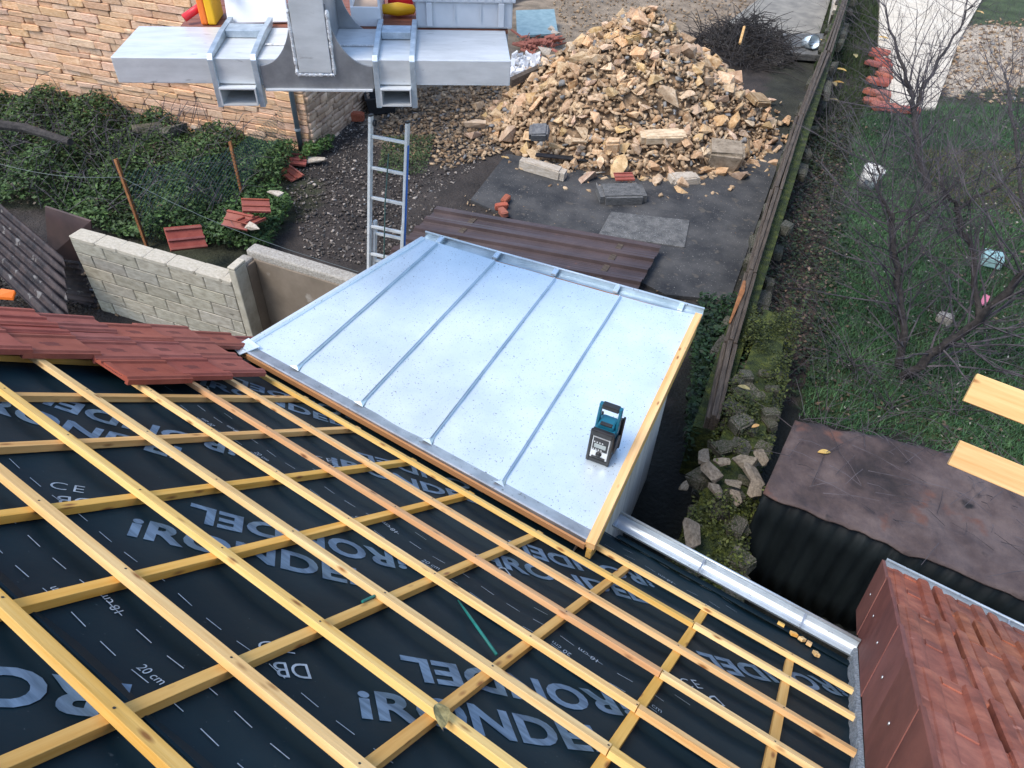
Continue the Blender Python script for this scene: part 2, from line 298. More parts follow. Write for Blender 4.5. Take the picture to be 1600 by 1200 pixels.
# ---------------------------------------------------------------- stone shapes
def hull_stone(seed, dims=(1,.72,.5), n=14):
    r = random.Random(seed); bm = bmesh.new()
    for i in range(n):
        p = Vector((r.uniform(-1,1), r.uniform(-1,1), r.uniform(-1,1)))
        m = max(abs(c) for c in p); p /= m**.8
        bm.verts.new((p.x*dims[0]*.5, p.y*dims[1]*.5, p.z*dims[2]*.5))
    g = bmesh.ops.convex_hull(bm, input=bm.verts)
    bmesh.ops.delete(bm, geom=[e for e in g['geom_interior'] if isinstance(e, bmesh.types.BMVert)], context='VERTS')
    me = bpy.data.meshes.new('stone'); bm.to_mesh(me); bm.free(); return me
def block_stone(seed, j=.09, bev=.11, seg=2):
    "a squared stone, unit box with uneven corners and a chamfer"
    r = random.Random(seed); bm = bmesh.new(); bmesh.ops.create_cube(bm, size=1)
    for v in bm.verts: v.co += Vector((r.uniform(-j,j), r.uniform(-j,j), r.uniform(-j,j)))
    bmesh.ops.bevel(bm, geom=bm.edges[:], offset=bev, segments=seg, affect='EDGES')
    for v in bm.verts: v.co += Vector((r.uniform(-j,j), r.uniform(-j,j), r.uniform(-j,j)))*.22
    me = bpy.data.meshes.new('stone'); bm.to_mesh(me); bm.free(); return me
def arr(me):
    v = np.array([x.co[:] for x in me.vertices]); me.calc_loop_triangles(); return v, np.array([t.vertices[:] for t in me.loop_triangles])
hulls = [hull_stone(s, (1, random.uniform(.5,.95), random.uniform(.22,.6)), random.randint(9, 15)) for s in range(26)]
hull_arr = [arr(m) for m in hulls]
def scatter(name, mat, pts, sizes, cols, flat=1.0):
    VV = []; FF = []; CC = []; n = 0
    for p, s, c in zip(pts, sizes, cols):
        v, f = hull_arr[random.randrange(len(hull_arr))]
        q = Matrix.Rotation(random.uniform(0, 6.28), 3, 'Z') @ Matrix.Rotation(random.gauss(0, .6*flat), 3, 'X') @ Matrix.Rotation(random.gauss(0, .6*flat), 3, 'Y')
        vv = (v*s) @ np.array(q).T+np.array(p); VV.append(vv); FF.append(f+n); n += len(v); CC.append(np.tile(c, (len(v), 1)))
    return link(name, npmesh(name, np.vstack(VV), np.vstack(FF), np.vstack(CC)), mat)
def pts_in(poly, n):
    poly = [(p[0], p[1]) for p in poly]; a = np.array(poly); out = np.zeros((0, 2))
    while len(out) < n:
        q = rng.uniform(a.min(0), a.max(0), (n*3, 2)); out = np.vstack([out, q[inpoly(q[:,0], q[:,1], poly)]])
    return out[:n]
def stonecol(k=1.0):
    t = random.random(); base = np.array((.33,.20,.105))*(1-t)+np.array((.58,.42,.26))*t
    if random.random() < .06: base = np.array((.26,.25,.235))
    return base*random.uniform(.65, 1.1)*k

# ---------------------------------------------------------------- rubble heap
hc = Vector((-5.95, 13.45)); ha = math.radians(42)
def heap_z(x, y):
    dx, dy = x-hc.x, y-hc.y; a = dx*math.cos(ha)+dy*math.sin(ha); b_ = -dx*math.sin(ha)+dy*math.cos(ha)
    r = math.sqrt((a/2.85)**2+(b_/2.55)**2); return max(0, max(0, 1-r)**.92*2.15+(.10*math.sin(x*2.3+1)*math.cos(y*2.9)+.06*math.sin(x*5.1-y*4.3) if r < 1 else 0))
hm = MB(); hn = 44
for i in range(hn+1):
    for k in range(48):
        q = 2*math.pi*k/48; a = 3.05*i/hn*math.cos(q); b_ = 2.75*i/hn*math.sin(q)
        x = hc.x+a*math.cos(ha)-b_*math.sin(ha); y = hc.y+a*math.sin(ha)+b_*math.cos(ha)
        hm.v.append(Vector((x, y, heap_z(x, y)-.07+random.uniform(-.04,.04))))
for i in range(hn):
    for k in range(48): hm.f.append((i*48+k, (i+1)*48+k, (i+1)*48+(k+1)%48, i*48+(k+1)%48))
m_core = pm('rubble_dirt', (.14,.09,.05), (.30,.20,.12), scale=8, rough=.95, bump=.8, bscale=25)
tag(obj('rubble_fines', hm, m_core), 'tan dirt and fine rubble filling the big stone heap', 'rubble', kind='stuff')
def heap_pt(rmin=0, rmax=1.0, front=True):
    while True:
        r = rmin+(rmax-rmin)*math.sqrt(random.random()); q = random.uniform(0, 2*math.pi); a = 2.85*r*math.cos(q); b_ = 2.55*r*math.sin(q)
        if front and b_ > .9: continue
        return hc.x+a*math.cos(ha)-b_*math.sin(ha), hc.y+a*math.sin(ha)+b_*math.cos(ha), r
random.seed(21)
placed = []
n = 0; tries = 0
while n < 285 and tries < 6000:
    tries += 1
    x, y, r = heap_pt(.05, (1.02 if random.random() < .93 else 1.2)); s = random.uniform(.22, .40)*(1.0 if r > .35 else .85)*random.choice((.85,1,1,1.15,1.35))
    if any((x-a)**2+(y-c)**2 < (.33*(s+t))**2 for a, c, t in placed): continue
    placed.append((x, y, s))
    M = Matrix.Translation((x, y, heap_z(x, y)+s*.10)) @ Matrix.Rotation(random.uniform(0,6.28), 4, 'Z') @ Matrix.Rotation(random.gauss(0,.55), 4, 'X') @ Matrix.Rotation(random.gauss(0,.55), 4, 'Y') @ Matrix.Scale(s, 4)
    o = link('rubble_stone', hulls[random.randrange(len(hulls))], m_rub, None, M); reg_ = 'near the top' if r < .3 else ('at the foot' if r > .92 else ('on the left flank' if (x-hc.x)*math.cos(ha)+(y-hc.y)*math.sin(ha) < -.7 else ('on the right flank' if (x-hc.x)*math.cos(ha)+(y-hc.y)*math.sin(ha) > .7 else 'on the front face')))
    siz_ = 'Large' if s > .40 else ('Small' if s < .27 else 'Middle-sized')
    tag(o, '%s tan limestone rubble stone %s of the big heap' % (siz_, reg_), 'stone', '%s heap stones %s' % (siz_.lower(), reg_)); n += 1
pts = []; sz = []; cl = []
for i in range(5200):
    x, y, r = heap_pt(0, (1.05 if random.random() < .9 else 1.28), random.random() < .8); s = random.uniform(.05, .17); pts.append((x, y, heap_z(x, y)+s*.12)); sz.append(s); cl.append(stonecol())
tag(scatter('small_rubble', m_rubs, pts, sz, cl), 'small stones filling the gaps of the rubble heap', 'rubble', kind='stuff')
# gravelly spill between the stone house and the heap, chips on the soil
pts = []; sz = []; cl = []
for p in pts_in(gp((640,140),(790,120),(790,235),(700,265),(620,240),(590,190)), 1700):
    s = random.uniform(.03, .12); pts.append((p[0], p[1], s*.15-.01)); sz.append(s); cl.append(stonecol(random.choice((.4,.6,.85))))
for p in pts_in(gp((440,270),(560,170),(760,150),(780,230),(690,300),(640,420),(480,400)), 7000):
    s = random.uniform(.012, .045)*random.choice((1,1,1,1.8)); pts.append((p[0], p[1], s*.1-.02)); sz.append(s); g_ = stonecol(random.choice((.12,.2,.3,.5,.9))); cl.append(g_*.4+g_.mean()*.6)
for p in pts_in(gp((740,290),(1210,180),(1160,470),(1040,480),(700,330)), 900):
    s = random.uniform(.012, .05); pts.append((p[0], p[1], s*.1+.012)); sz.append(s); cl.append(stonecol(random.choice((.4,.8,1.2))))
for p in pts_in(gp((860,-20),(1290,-30),(1230,60),(1000,20),(880,60)), 1100):
    s = random.uniform(.03, .10); pts.append((p[0], p[1], s*.1-.01)); sz.append(s); cl.append(stonecol(.75))
for p in pts_in(gp((1450,30),(1640,30),(1620,170),(1470,150)), 700):
    s = random.uniform(.03, .13); pts.append((p[0], p[1], s*.1-.01)); sz.append(s); cl.append(stonecol(random.choice((.5,.9,1.1))))
for p in pts_in(gp((0,400),(60,470),(170,490),(400,520),(330,430),(100,420)), 700):
    s = random.uniform(.02, .08); pts.append((p[0], p[1], s*.1-.01)); sz.append(s); cl.append(stonecol(random.choice((.25,.4,.8))))
tag(scatter('stone_chips', m_rubs, pts, sz, cl, .5), 'gravel and stone chips scattered over the yard', 'gravel', kind='stuff')
# ---------------------------------------------------------------- flat ground pieces
def sheet(name, px, z, mat, thick=.03, label=None, cat=None, kind=None, bevel=0):
    poly = [P(x, y, z) for x, y in px]; m = MB().prism([p-Vector((0,0,thick)) for p in poly], (0,0,thick))
    return tag(obj(name, m, mat, bevel=bevel), label, cat, None, kind)
sheet('concrete_apron', [(735,312),(792,240),(980,275),(1215,200),(1225,230),(1140,470),(1040,460),(820,350)], .03, m_conc, .05, kind='structure')
sheet('back_path', [(1100,62),(1236,-40),(1310,-40),(1275,70),(1215,100)], .035, pm('path_concrete', (.17,.155,.13), (.27,.245,.20), scale=2.5, rough=.9, bump=.3), .05, kind='structure')
sheet('garden_slab', [(1376,-20),(1545,-20),(1500,60),(1462,168),(1392,166),(1372,80)], .06, m_cream, .08, kind='structure')
m_boul = pm('weathered_boulder', (.20,.155,.105), (.36,.29,.21), scale=5, rough=.93, bump=.8, bscale=22, speck=(9,.64,(.12,.10,.07)))
def free_stone(name, px, size, mat, label, cat='stone', z=0, rot=0, tilt=(0,0), shape=None, j=.09, seed=1):
    me = block_stone(seed, j) if shape is None else hulls[shape]
    M = Matrix.Translation(P(px[0], px[1], z+size[2]*.42)) @ Matrix.Rotation(math.radians(rot), 4, 'Z') @ Matrix.Rotation(tilt[0], 4, 'X') @ Matrix.Rotation(tilt[1], 4, 'Y') @ Matrix.Diagonal((*size, 1))
    if shape is not None: me = me.copy(); me.materials.clear()
    return tag(link(name, me, mat, None, M), label, cat)
free_stone('pale_block', (1070,280), (.52,.26,.16), m_pale, 'pale white-grey squared stone block at the heap foot beside the slab', rot=42, seed=3)
free_stone('large_boulder', (1130,243), (.62,.50,.40), m_boul, 'largest grey-brown boulder at the right foot of the heap', rot=25, seed=4, z=.06, tilt=(.2,.1))
free_stone('stone_post', (848,264), (.92,.22,.2), m_pale, 'long pale stone post lying in front of the heap', rot=6, seed=5, j=.05, z=.03)
free_stone('grey_paving_block', (970,303), (.80,.50,.17), m_slab, 'thick grey concrete block with a red tile lying on it', 'block', rot=40, seed=6, j=.02, z=.03)
free_stone('ochre_slab_stone', (1186,155), (.30,.85,.12), m_rub, 'long ochre stone slab on the right edge of the heap', rot=-4, z=.62, seed=9, tilt=(-.3,.5))
free_stone('dark_grey_stone', (843,207), (.36,.3,.2), m_grey, 'dark grey squared stone low on the left of the heap', rot=30, z=.5, seed=11, tilt=(.5,0))
free_stone('pointed_stone', (905,222), (.34,.3,.42), m_rub, 'pointed orange-tan stone above the long stone post', shape=3, z=.3, rot=20)
free_stone('upright_stone', (955,232), (.26,.2,.42), m_rub, 'upright beige stone at the front of the heap', seed=15, z=.22, rot=30, tilt=(.3,.1))
free_stone('top_slab', (1014,52), (.95,.22,.14), m_rub, 'long stone slab lying near the top of the heap', rot=62, seed=17, z=1.72, tilt=(0,-.15))
free_stone('flat_tan_stone', (1035,214), (.75,.28,.16), m_rub, 'long flat tan stone low in the middle of the heap', rot=42, seed=18, z=.5, tilt=(.1,.0))
sheet('mossy_paver', [(955,330),(1078,344),(1070,386),(935,366)], .05, m_slab, .06, 'grey concrete paver lying flat behind the brown sheets', 'paver', bevel=.01)
# red roof tile on the block, other fallen tiles
def loose_tile(px, z, rot, tilt, label, sc=1.0, cat='roof tile'):
    t = thing('fallen_roof_tile', P(*px, z), label, cat, 'loose clay roof tiles')
    M = Matrix.Translation(P(*px, z)) @ Matrix.Rotation(math.radians(rot), 4, 'Z') @ Matrix.Rotation(tilt[0], 4, 'X') @ Matrix.Rotation(tilt[1], 4, 'Y') @ Matrix.Scale(sc, 4)
    obj('plate', MB().bx(-.2,.2,-.14,.14,0,.02).xf(M), m_tile, t, bevel=.006)
    for y in (-.125, -.02, .105): obj('ridge', MB().bx(-.2,.2,y-.014,y+.014,.021,.042).xf(M), m_tile, t, bevel=.006)
loose_tile((975,277), .2, 40, (.1,0), 'single red clay tile resting on the grey concrete block', .85)
loose_tile((290,372), .5, 60, (.7,.3), 'red clay tile lying in the greenery behind the block wall', 1.25)
loose_tile((400,322), .55, 50, (.3,.2), 'broken red tile on top of the pile beside the wire fence')
loose_tile((392,345), .45, 110, (.1,.3), 'red tile lower in the pile beside the wire fence')
loose_tile((372,345), .45, 20, (.5,.1), 'red tile edge sticking out left of the tile pile')
loose_tile((460,250), .10, 35, (.2,.1), 'red tile by the foot of the downpipe', 1.1)
loose_tile((455,272), .04, -10, (.1,.1), 'second red tile just below the downpipe foot', 1.0)
for k, (px, s, c) in enumerate([((430,300),(.3,.25,.2),'pale yellow stone beside the fallen tile pile'), ((398,352),(.28,.24,.2),'yellowish stone under the fallen tile pile'), ((490,250),(.4,.26,.16),'pale broken stone at the corner of the stone house'), ((232,205),(.55,.4,.55),'grey boulder against the foot of the stone house'), ((272,205),(.5,.4,.5),'dark boulder right of the grey one at the house foot'), ((352,215),(.5,.4,.4),'pale rounded boulder behind the second rusty post'), ((310,195),(.45,.3,.25),'light stone block at the foot of the house wall')]):
    free_stone('field_stone', px, s, m_pale if 'pale' in c or 'yellow' in c or 'light' in c else m_mstone, c, shape=(4+3*k) % 22, rot=20*k, j=.13, z=.42 if k < 2 else 0)
for k, (px, z) in enumerate([((783,322),.05), ((790,312),.06), ((786,332),.05)]):
    free_stone('broken_red_brick', px, (.22,.11,.09), m_brick, ['red brick piece standing at the corner of the brown sheets','red brick piece furthest from the brown sheets','red brick piece touching the brown sheets'][k], 'brick', rot=50+50*k, z=z, seed=60+k)
# black strip, white offcut, lath by the heap
tag(obj('black_plastic_strip', MB().box(P(838,240,.16), P(975,253,.16)-P(838,240,.16), (.05,-.12,.0), (0,0,.02)), m_black), 'black plastic strip lying under the front stones of the heap', 'plastic strip')
tag(obj('thin_lath', MB().tube([P(912,272,.06), P(1010,262,.1)], .012, 6), m_pale), 'thin pale lath lying beside the red tile at the heap', 'lath')
# brushwood, pot, kerb slab by the path
random.seed(5)
bw = MB(); c0 = P(1160,80,0)
for i in range(1300):
    a = random.uniform(0,6.28); d = random.random()**.6*1.35; p = c0+Vector((math.cos(a)*d, math.sin(a)*d, random.uniform(.02,.9)*(1-d/1.55)))
    q = p+Vector((random.gauss(0,.35), random.gauss(0,.35), random.gauss(.05,.2))); q.z = max(.02, q.z); r = random.uniform(.005,.013)
    bw.tube([p, (p+q)/2+Vector((0,0,random.uniform(0,.1))), q], [r, r*.8, r*.4], 4, False)
tag(obj('brushwood_heap', bw, m_tree), 'dark tangled heap of cut brushwood behind the rubble', 'brushwood', kind='stuff')
tag(obj('pale_stake', MB().tube([P(1156,68,.75), P(1163,42,.95)], .03, 6), m_board), 'pale broken stake sticking out of the brushwood', 'stake')
sheet('kerb_slab', [(1222,52),(1288,52),(1282,86),(1226,82)], .16, m_slab, .16, 'grey concrete slab under the tipped metal pot', 'slab', bevel=.015)
pt = thing('metal_pot', P(1268,68,.16), 'small silver metal pot tipped over on the concrete slab', 'pot')
Mp = Matrix.Translation(P(1266,66,.30)) @ Matrix.Rotation(1.2, 4, Vector((.6,.8,0)))
obj('pot_body', MB().lathe([(0,-.14),(.13,-.14),(.15,.14),(.158,.14),(.135,-.15),(0,-.15)], Mp, 20), m_zinc, pt, True)
obj('pot_rim', MB().lathe([(.15,.135),(.165,.135),(.165,.15),(.15,.15),(.15,.135)], Mp, 20), m_zseam, pt, True)
tag(obj('white_kerb', MB().prism([P(1292,45,.0), P(1300,42,0), P(1318,-30,0), P(1306,-30,0)], (0,0,.35)), m_pale), 'pale upright kerb at the end of the path', 'kerb')
# debris left of the heap
sheet('blue_grey_panel', [(806,16),(866,14),(872,52),(808,56)], .35, m_bluesheet, .04, 'flat blue-grey panel lying behind the rubble heap', 'panel')
for k, (px, r) in enumerate([((850,80),.17), ((868,52),.14), ((864,44),.12)]):
    free_stone('rounded_grey_stone', px, (r*2,r*2,r*2), m_pale, ['rounded grey stone at the left top of the heap','white round stone beside the blue-grey panel','smaller white stone nearest the blue-grey panel'][k], shape=5+k, z=.45)
random.seed(9); rs = MB(); wc = MB()
for i in range(70):
    p = P(random.uniform(812,866), random.uniform(58,80), .5+random.uniform(0,.15)); d = Vector((random.gauss(0,.2), random.gauss(0,.2), random.gauss(0,.05)))
    rs.box(p, d, d.orthogonal().normalized()*random.uniform(.03,.07), (0,0,.02))
tag(obj('red_scrap', rs, m_brick), 'tangle of red scraps and broken tile by the heap', 'scrap', kind='stuff')
for i in range(120):
    p = P(random.uniform(798,842), random.uniform(88,122), .5+random.uniform(0,.2)); d = Vector((random.gauss(0,.09), random.gauss(0,.09), random.gauss(0,.06)))
    wc.box(p, d, d.orthogonal().normalized()*random.uniform(.03,.08), (0,0,.05))
tag(obj('white_plaster_scraps', wc, m_white), 'white crumbled plaster scraps left of the heap', 'plaster', kind='stuff')
tag(obj('timber_baulk', MB().box(P(796,132,.55), P(840,112,.75)-P(796,132,.55), (.12,-.1,.0), (0,0,.14)), m_bark), 'weathered timber baulk on the left flank of the heap', 'timber')
tag(obj('plastic_tub', MB().lathe([(0,0),(.36,0),(.42,.3),(.45,.3),(.45,.33),(.40,.33),(.34,.04),(0,.04)], Matrix.Translation(P(596,170,0)), 4).xf(Matrix()), m_black), 'black square mixing tub behind the ladder top', 'tub')
free_stone('loose_brick', (558,182), (.3,.18,.16), m_brick, 'orange-brown brick left of the black tub', 'brick', rot=30, seed=71)

# ================================================================== main house with the unfinished roof
HM = -.062                                   # membrane height below the batten tops
house = thing('house', (-1.8, .6, 0), 'house with a dark membrane roof covered in pale timber battens, seen from above', 'house')
VE, VT, XL, XRK = 4.98, -1.3, -4.27, .735
hb = MB()                                    # walls under the roof
prof = [RP(0, VT, -.25), RP(0, 4.55, -.25)]
ya, yb, za, zb = prof[0].y, prof[1].y, prof[0].z, prof[1].z
hb.prism([(XL+.12, ya, -.1), (XL+.12, yb, -.1), (XL+.12, yb, zb), (XL+.12, ya, za)], (XRK-XL+4, 0, 0))
obj('wall', hb, m_wallr, house)
# membrane: a fine grid that sags a little between the counter battens
CBX = [-4.20, -3.69, -3.186, -2.688, -2.194, -1.714, -1.20, -.682, -.181, .343]
gx, gv = 240, 220; X_, V_ = np.meshgrid(np.linspace(XL, XRK, gx), np.linspace(VT, VE, gv))
s_ = np.zeros_like(X_)
for a, b_ in zip(CBX[:-1], CBX[1:]):
    mk = (X_ >= a) & (X_ <= b_); s_[mk] = -.012*np.sin(np.pi*(X_[mk]-a)/(b_-a))
hh = HM+s_+.005*fbm(X_, V_, 3, 9)-.002
def memh(x, v): return HM
W3 = np.array(ORG)[None]+X_.reshape(-1,1)*np.array(XR)+V_.reshape(-1,1)*np.array(VR)+hh.reshape(-1,1)*np.array(NR)
idx = np.arange(gx*gv).reshape(gv, gx); Fm = np.stack([idx[:-1,:-1], idx[:-1,1:], idx[1:,1:], idx[1:,:-1]], -1).reshape(-1, 4)
me = npmesh('roof_membrane', W3, Fm); me.polygons.foreach_set('use_smooth', [True]*len(me.polygons))
membrane = link('roof_membrane', me, m_membrane, house); tag(membrane, 'dark navy roofing underlay printed with blue-white lettering')
obj('roof_deck', MB().box(RP(XL+.02, VT, HM-.06), XR*(XRK-XL-.02), VR*(VE-VT-.05), NR*.03), m_edge, house)
# lettering: real outlines laid on the membrane, following its sag
def hsag(x, v):
    for a, b_ in zip(CBX[:-1], CBX[1:]):
        if a <= x <= b_: return -.012*math.sin(math.pi*(x-a)/(b_-a))
    return 0
def text_mesh(body, bold=0.0, space=1.0):
    cu = bpy.data.curves.new('text', 'FONT'); cu.body = body; cu.size = 1; cu.offset = bold; cu.space_character = space; cu.resolution_u = 4
    o = bpy.data.objects.new('text', cu); col.objects.link(o); bpy.context.view_layer.update()
    me = bpy.data.meshes.new_from_object(o.evaluated_get(bpy.context.evaluated_depsgraph_get())); bpy.data.objects.remove(o); bpy.data.curves.remove(cu)
    bm = bmesh.new(); bm.from_mesh(me); bmesh.ops.triangulate(bm, faces=bm.faces[:])
    bmesh.ops.subdivide_edges(bm, edges=[e for e in bm.edges if e.calc_length() > .25], cuts=2); bmesh.ops.triangulate(bm, faces=bm.faces[:])
    v = np.array([x.co[:] for x in bm.verts]); f = np.array([[l.index for l in q.verts] for q in bm.faces]); bm.free(); bpy.data.meshes.remove(me)
    return v[:, :2]-v[:, :2].min(0), f
TX = {}
def print_text(name, body, x, v, ang, height, length=None, bold=0, space=1, mat=None, skew=0):
    k = (body, bold, space)
    if k not in TX: TX[k] = text_mesh(*k)
    q, f = TX[k]; q = q.copy(); sy = height/np.ptp(q[:,1]); sx = (length/np.ptp(q[:,0])) if length else sy
    q = q*[sx, sy]; c, s = math.cos(ang), math.sin(ang); R2 = q @ np.array([[c, s], [-s, c]])+[x, v]
    if R2[:,0].max() < XL+.15 or R2[:,0].min() > XRK-.03 or R2[:,1].max() > VE-.02 or R2[:,1].min() < .4: return
    if R2[:,0].max() > XRK-.02 or R2[:,0].min() < XL: return
    wob = .005*fbm(R2[:,0], R2[:,1], 3, 9)-.002
    Wv = [tuple(RP(a, b_, HM+.0030+hsag(a, b_)+w_)) for (a, b_), w_ in zip(R2, wob)]
    o = link(name, npmesh(name, Wv, f), mat or m_print, membrane); return o
A44 = math.radians(44.5)
for r in range(-1, 3):
    for k in range(-4, 3):
        dx = 1.18*k+(.135, 0, -.31, -.1)[r+1]; dv = 1.56*r
        print_text('lettering', 'iRONDEL', -.842+dx, 1.887+dv, A44, .152, .985, .034, 1.04)
        print_text('lettering', 'iRONDEL', -.278+dx, 2.985+dv, A44+math.pi, .152, .985, .034, 1.04)
        print_text('lettering', 'CE', -2.43+1.18*(k+1)+dx*0+.0*r, 1.835+dv, .9, .06, .12, -.01, 1.2, m_thin)
        print_text('lettering', 'DB', -2.30+1.18*(k+1), 1.93+dv, math.pi+1.0, .07, .12, .0, 1, m_thin)
        print_text('lettering', '20 cm', -2.62+1.18*(k+1.05), 1.475+dv, .05, .032, .10, 0, 1, m_thin)
        print_text('lettering', '20 cm', -1.72+1.18*(k+1), 1.50+dv, math.pi, .032, .10, 0, 1, m_thin)
        print_text('lettering', '18 cm', -1.62+1.18*(k+1), 1.60+dv, math.pi, .032, .10, 0, 1, m_thin)
for r in range(-1, 3):
    for i, v0 in enumerate((1.46, 1.58, 1.81, 1.70)):
        mb = MB(); v = v0+1.56*r
        for k in range(-31, 6):
            x = -.895*1.043+.1485*k+(0, 0, .05, .1)[i]
            if XL+.1 < x < XRK-.1 and .3 < v < VE-.05 and not (i == 3 and k % 5): mb.add([RP(x+a, v+c, HM+.0045+hsag(x+a, v)+float(.005*fbm(np.array([x+a]), np.array([v]), 3, 9)[0])-.002) for a, c in ((0,-.0016),(.075,-.0016),(.075,.0016),(0,.0016))], [(0,1,2,3)])
        if mb.f: tag(obj('overlap_guide_line', mb, m_thin, membrane), kind='stuff')
for r in range(-1, 3):                           # lapped edge of each membrane strip
    v = 1.36+1.56*r
    if .3 < v < VE-.1: obj('membrane_lap', MB().prism([RP(XL+.01, v, HM+.002), RP(XL+.01, v+.007, HM+.005), RP(XL+.01, v+.05, HM-.012), RP(XL+.01, v, HM-.012)], XR*(XRK-XL-.03)), m_membrane, membrane)
# counter battens
for i, x in enumerate(CBX+[.70]):
    v1 = 4.16 if -3.7 < x < -.85 else 4.42
    if x < -3.7: v1 = 4.6
    L_ = v1-VT; mb = MB().bx(-L_/2, L_/2, -.021, .021, -.034, 0)
    obj('counter_batten', mb, m_cwood, house, bevel=.002, M=RM(x*1.012, (VT+v1)/2, -.028, math.pi/2+random.uniform(-.003,.003)))
# battens
BV = [(.50,0),(.88,0),(1.253,0),(1.638,0),(2.044,0),(2.443,1),(2.828,1),(3.234,2),(3.605,0),(4.018,1),(4.382,3)]
for v, kind in BV:
    v += .022
    segs = [(XL+.05, -.181), (-.181, XRK-.015)] if kind in (1, 2) else [(XL+.05, XRK-.015)]
    if kind == 3: segs = [(-.92, XRK-.015)]
    if abs(v-4.04) < .01: segs = [(-3.62, -.181), (-.181, XRK-.015)]
    for a, b_ in segs:
        L_ = b_-a-.004; mb = MB().bx(-L_/2, L_/2, -.0225, .0225, -.028, 0)
        obj('batten', mb, m_woodpink if kind == 2 and b_ < 0 else m_wood, house, bevel=.002, M=RM((a+b_)/2, v, random.uniform(-.001,.001), random.uniform(-.0025,.0025)))
        for x in CBX:                                            # nail heads over each counter batten
            if a < x*1.012 < b_: obj('nail', MB().lathe([(0,.0012),(.0045,.0012),(.0045,0)], RM(x*1.012+random.uniform(-.008,.008), v+random.uniform(-.008,.008), .0005), 6), m_black, house)
# orange edge board along the zinc roof and the eaves gutter
def gutter(x0, x1, v, h, parent, r=.085, brackets=()):
    mb = MB(); c = RP(0, v, h); n = 14
    out = [(math.cos(a)*r, math.sin(a)*r) for a in np.linspace(math.pi, 2*math.pi, n)]
    poly = [(y, z) for y, z in out]+[(r+.012, .0), (r+.012, .012), (r, .014)]
    inn = [(y*.965, z*.965) for y, z in out][::-1]
    full = poly+inn
    mb.prism([(x0, c.y+y, c.z+z) for y, z in full], (x1-x0, 0, 0))
    g = obj('gutter', mb, m_gutter, parent)
    mb = MB().tube([(x0, c.y+r+.004, c.z+.006), (x1, c.y+r+.004, c.z+.006)], .011, 8)
    obj('gutter_bead', mb, m_gutter, g, True)
    mb = MB().prism([(x0-.002, c.y+y, c.z+z) for y, z in out], (.003, 0, 0)); obj('gutter_end_cap', mb, m_zdull, g)
    for x in brackets:
        mb = MB().box((x, c.y-r, c.z+.002), (.012, 0, 0), (0, 2*r, 0), (0, 0, .004)); obj('gutter_bracket', mb, m_zdull, g)
gutter(-1.0, XRK-.035, 5.045, .03, house, .062, (-.35, .35))
# narrow flashing of membrane folded over the eaves
obj('eaves_strip', MB().box(RP(-.93, VE-.06, HM+.008), XR*(XRK+.93), VR*.10, NR*.004), m_membrane, house)
# ---- finished tiles along the left rake
def tile_mesh():
    mb = MB(); w_, l_ = .305, .43
    prof = [(0,0),(0,.014),(.022,.014),(.03,.024),(.052,.024),(.058,.012),(.19,.010),(.245,.014),(.256,.030),(.286,.031),(.294,.020),(.305,.018),(.305,-.012),(.28,-.012),(.28,0)]
    mb.prism([(x, 0, z) for x, z in prof], (0, l_, 0))
    mb.bx(.06, .25, .012, .05, .0105, .021)
    me = mb.mesh('roof_tile'); return me
tl = tile_mesh()
def tilemat():
    m = m_tile.copy(); m.name = 'stamped_clay_tile'; T = m.node_tree; N = T.nodes; L = T.links; b = N['Principled BSDF']; src = b.inputs['Base Color'].links[0].from_socket
    tc = N['Texture Coordinate']; mp = N.new('ShaderNodeMapping'); mp.inputs['Location'].default_value = (-2.5, -2.0, 0); mp.inputs['Scale'].default_value = (17, 8.5, 0); L.new(tc.outputs['Object'], mp.inputs[0])
    ln = N.new('ShaderNodeVectorMath'); ln.operation = 'LENGTH'; L.new(mp.outputs[0], ln.inputs[0])
    no = N.new('ShaderNodeTexNoise'); no.inputs['Scale'].default_value = 22; L.new(tc.outputs['Object'], no.inputs['Vector'])
    ad = N.new('ShaderNodeMath'); ad.operation = 'ADD'; L.new(ln.outputs['Value'], ad.inputs[0]); L.new(no.outputs[0], ad.inputs[1])
    r = N.new('ShaderNodeValToRGB'); L.new(ad.outputs[0], r.inputs[0]); e = r.color_ramp.elements; e[0].position = .95; e[0].color = (.75,.75,.75,1); e[1].position = 1.35 if False else 1.0; e[1].color = (0,0,0,1)
    r.color_ramp.elements[0].position = .98; r.color_ramp.elements[1].position = 1.18
    mx = N.new('ShaderNodeMixRGB'); L.new(r.outputs[0], mx.inputs[0]); L.new(src, mx.inputs[1]); mx.inputs[2].default_value = (.105,.026,.022,1); L.new(mx.outputs[0], b.inputs['Base Color']); return m
tl.materials.append(tilemat())
rows = [(1.24, -3.70, 2), (1.63, -3.66, 2), (2.02, -3.62, 3), (2.405, -3.62, 3), (2.79, -3.30, 4), (3.175, -3.38, 3), (3.56, -3.47, 3), (3.945, -4.02, 1), (4.33, -4.00, 1)]
for v, xr, n in rows:
    for k in range(n):
        x = xr-.295*(k+1)
        if x < XL-.12: x = XL-.06
        link('roof_tile', tl, None, house, RM(x, v-.045, .012+random.uniform(0,.003), random.uniform(-.006,.006), math.radians(3.0)))
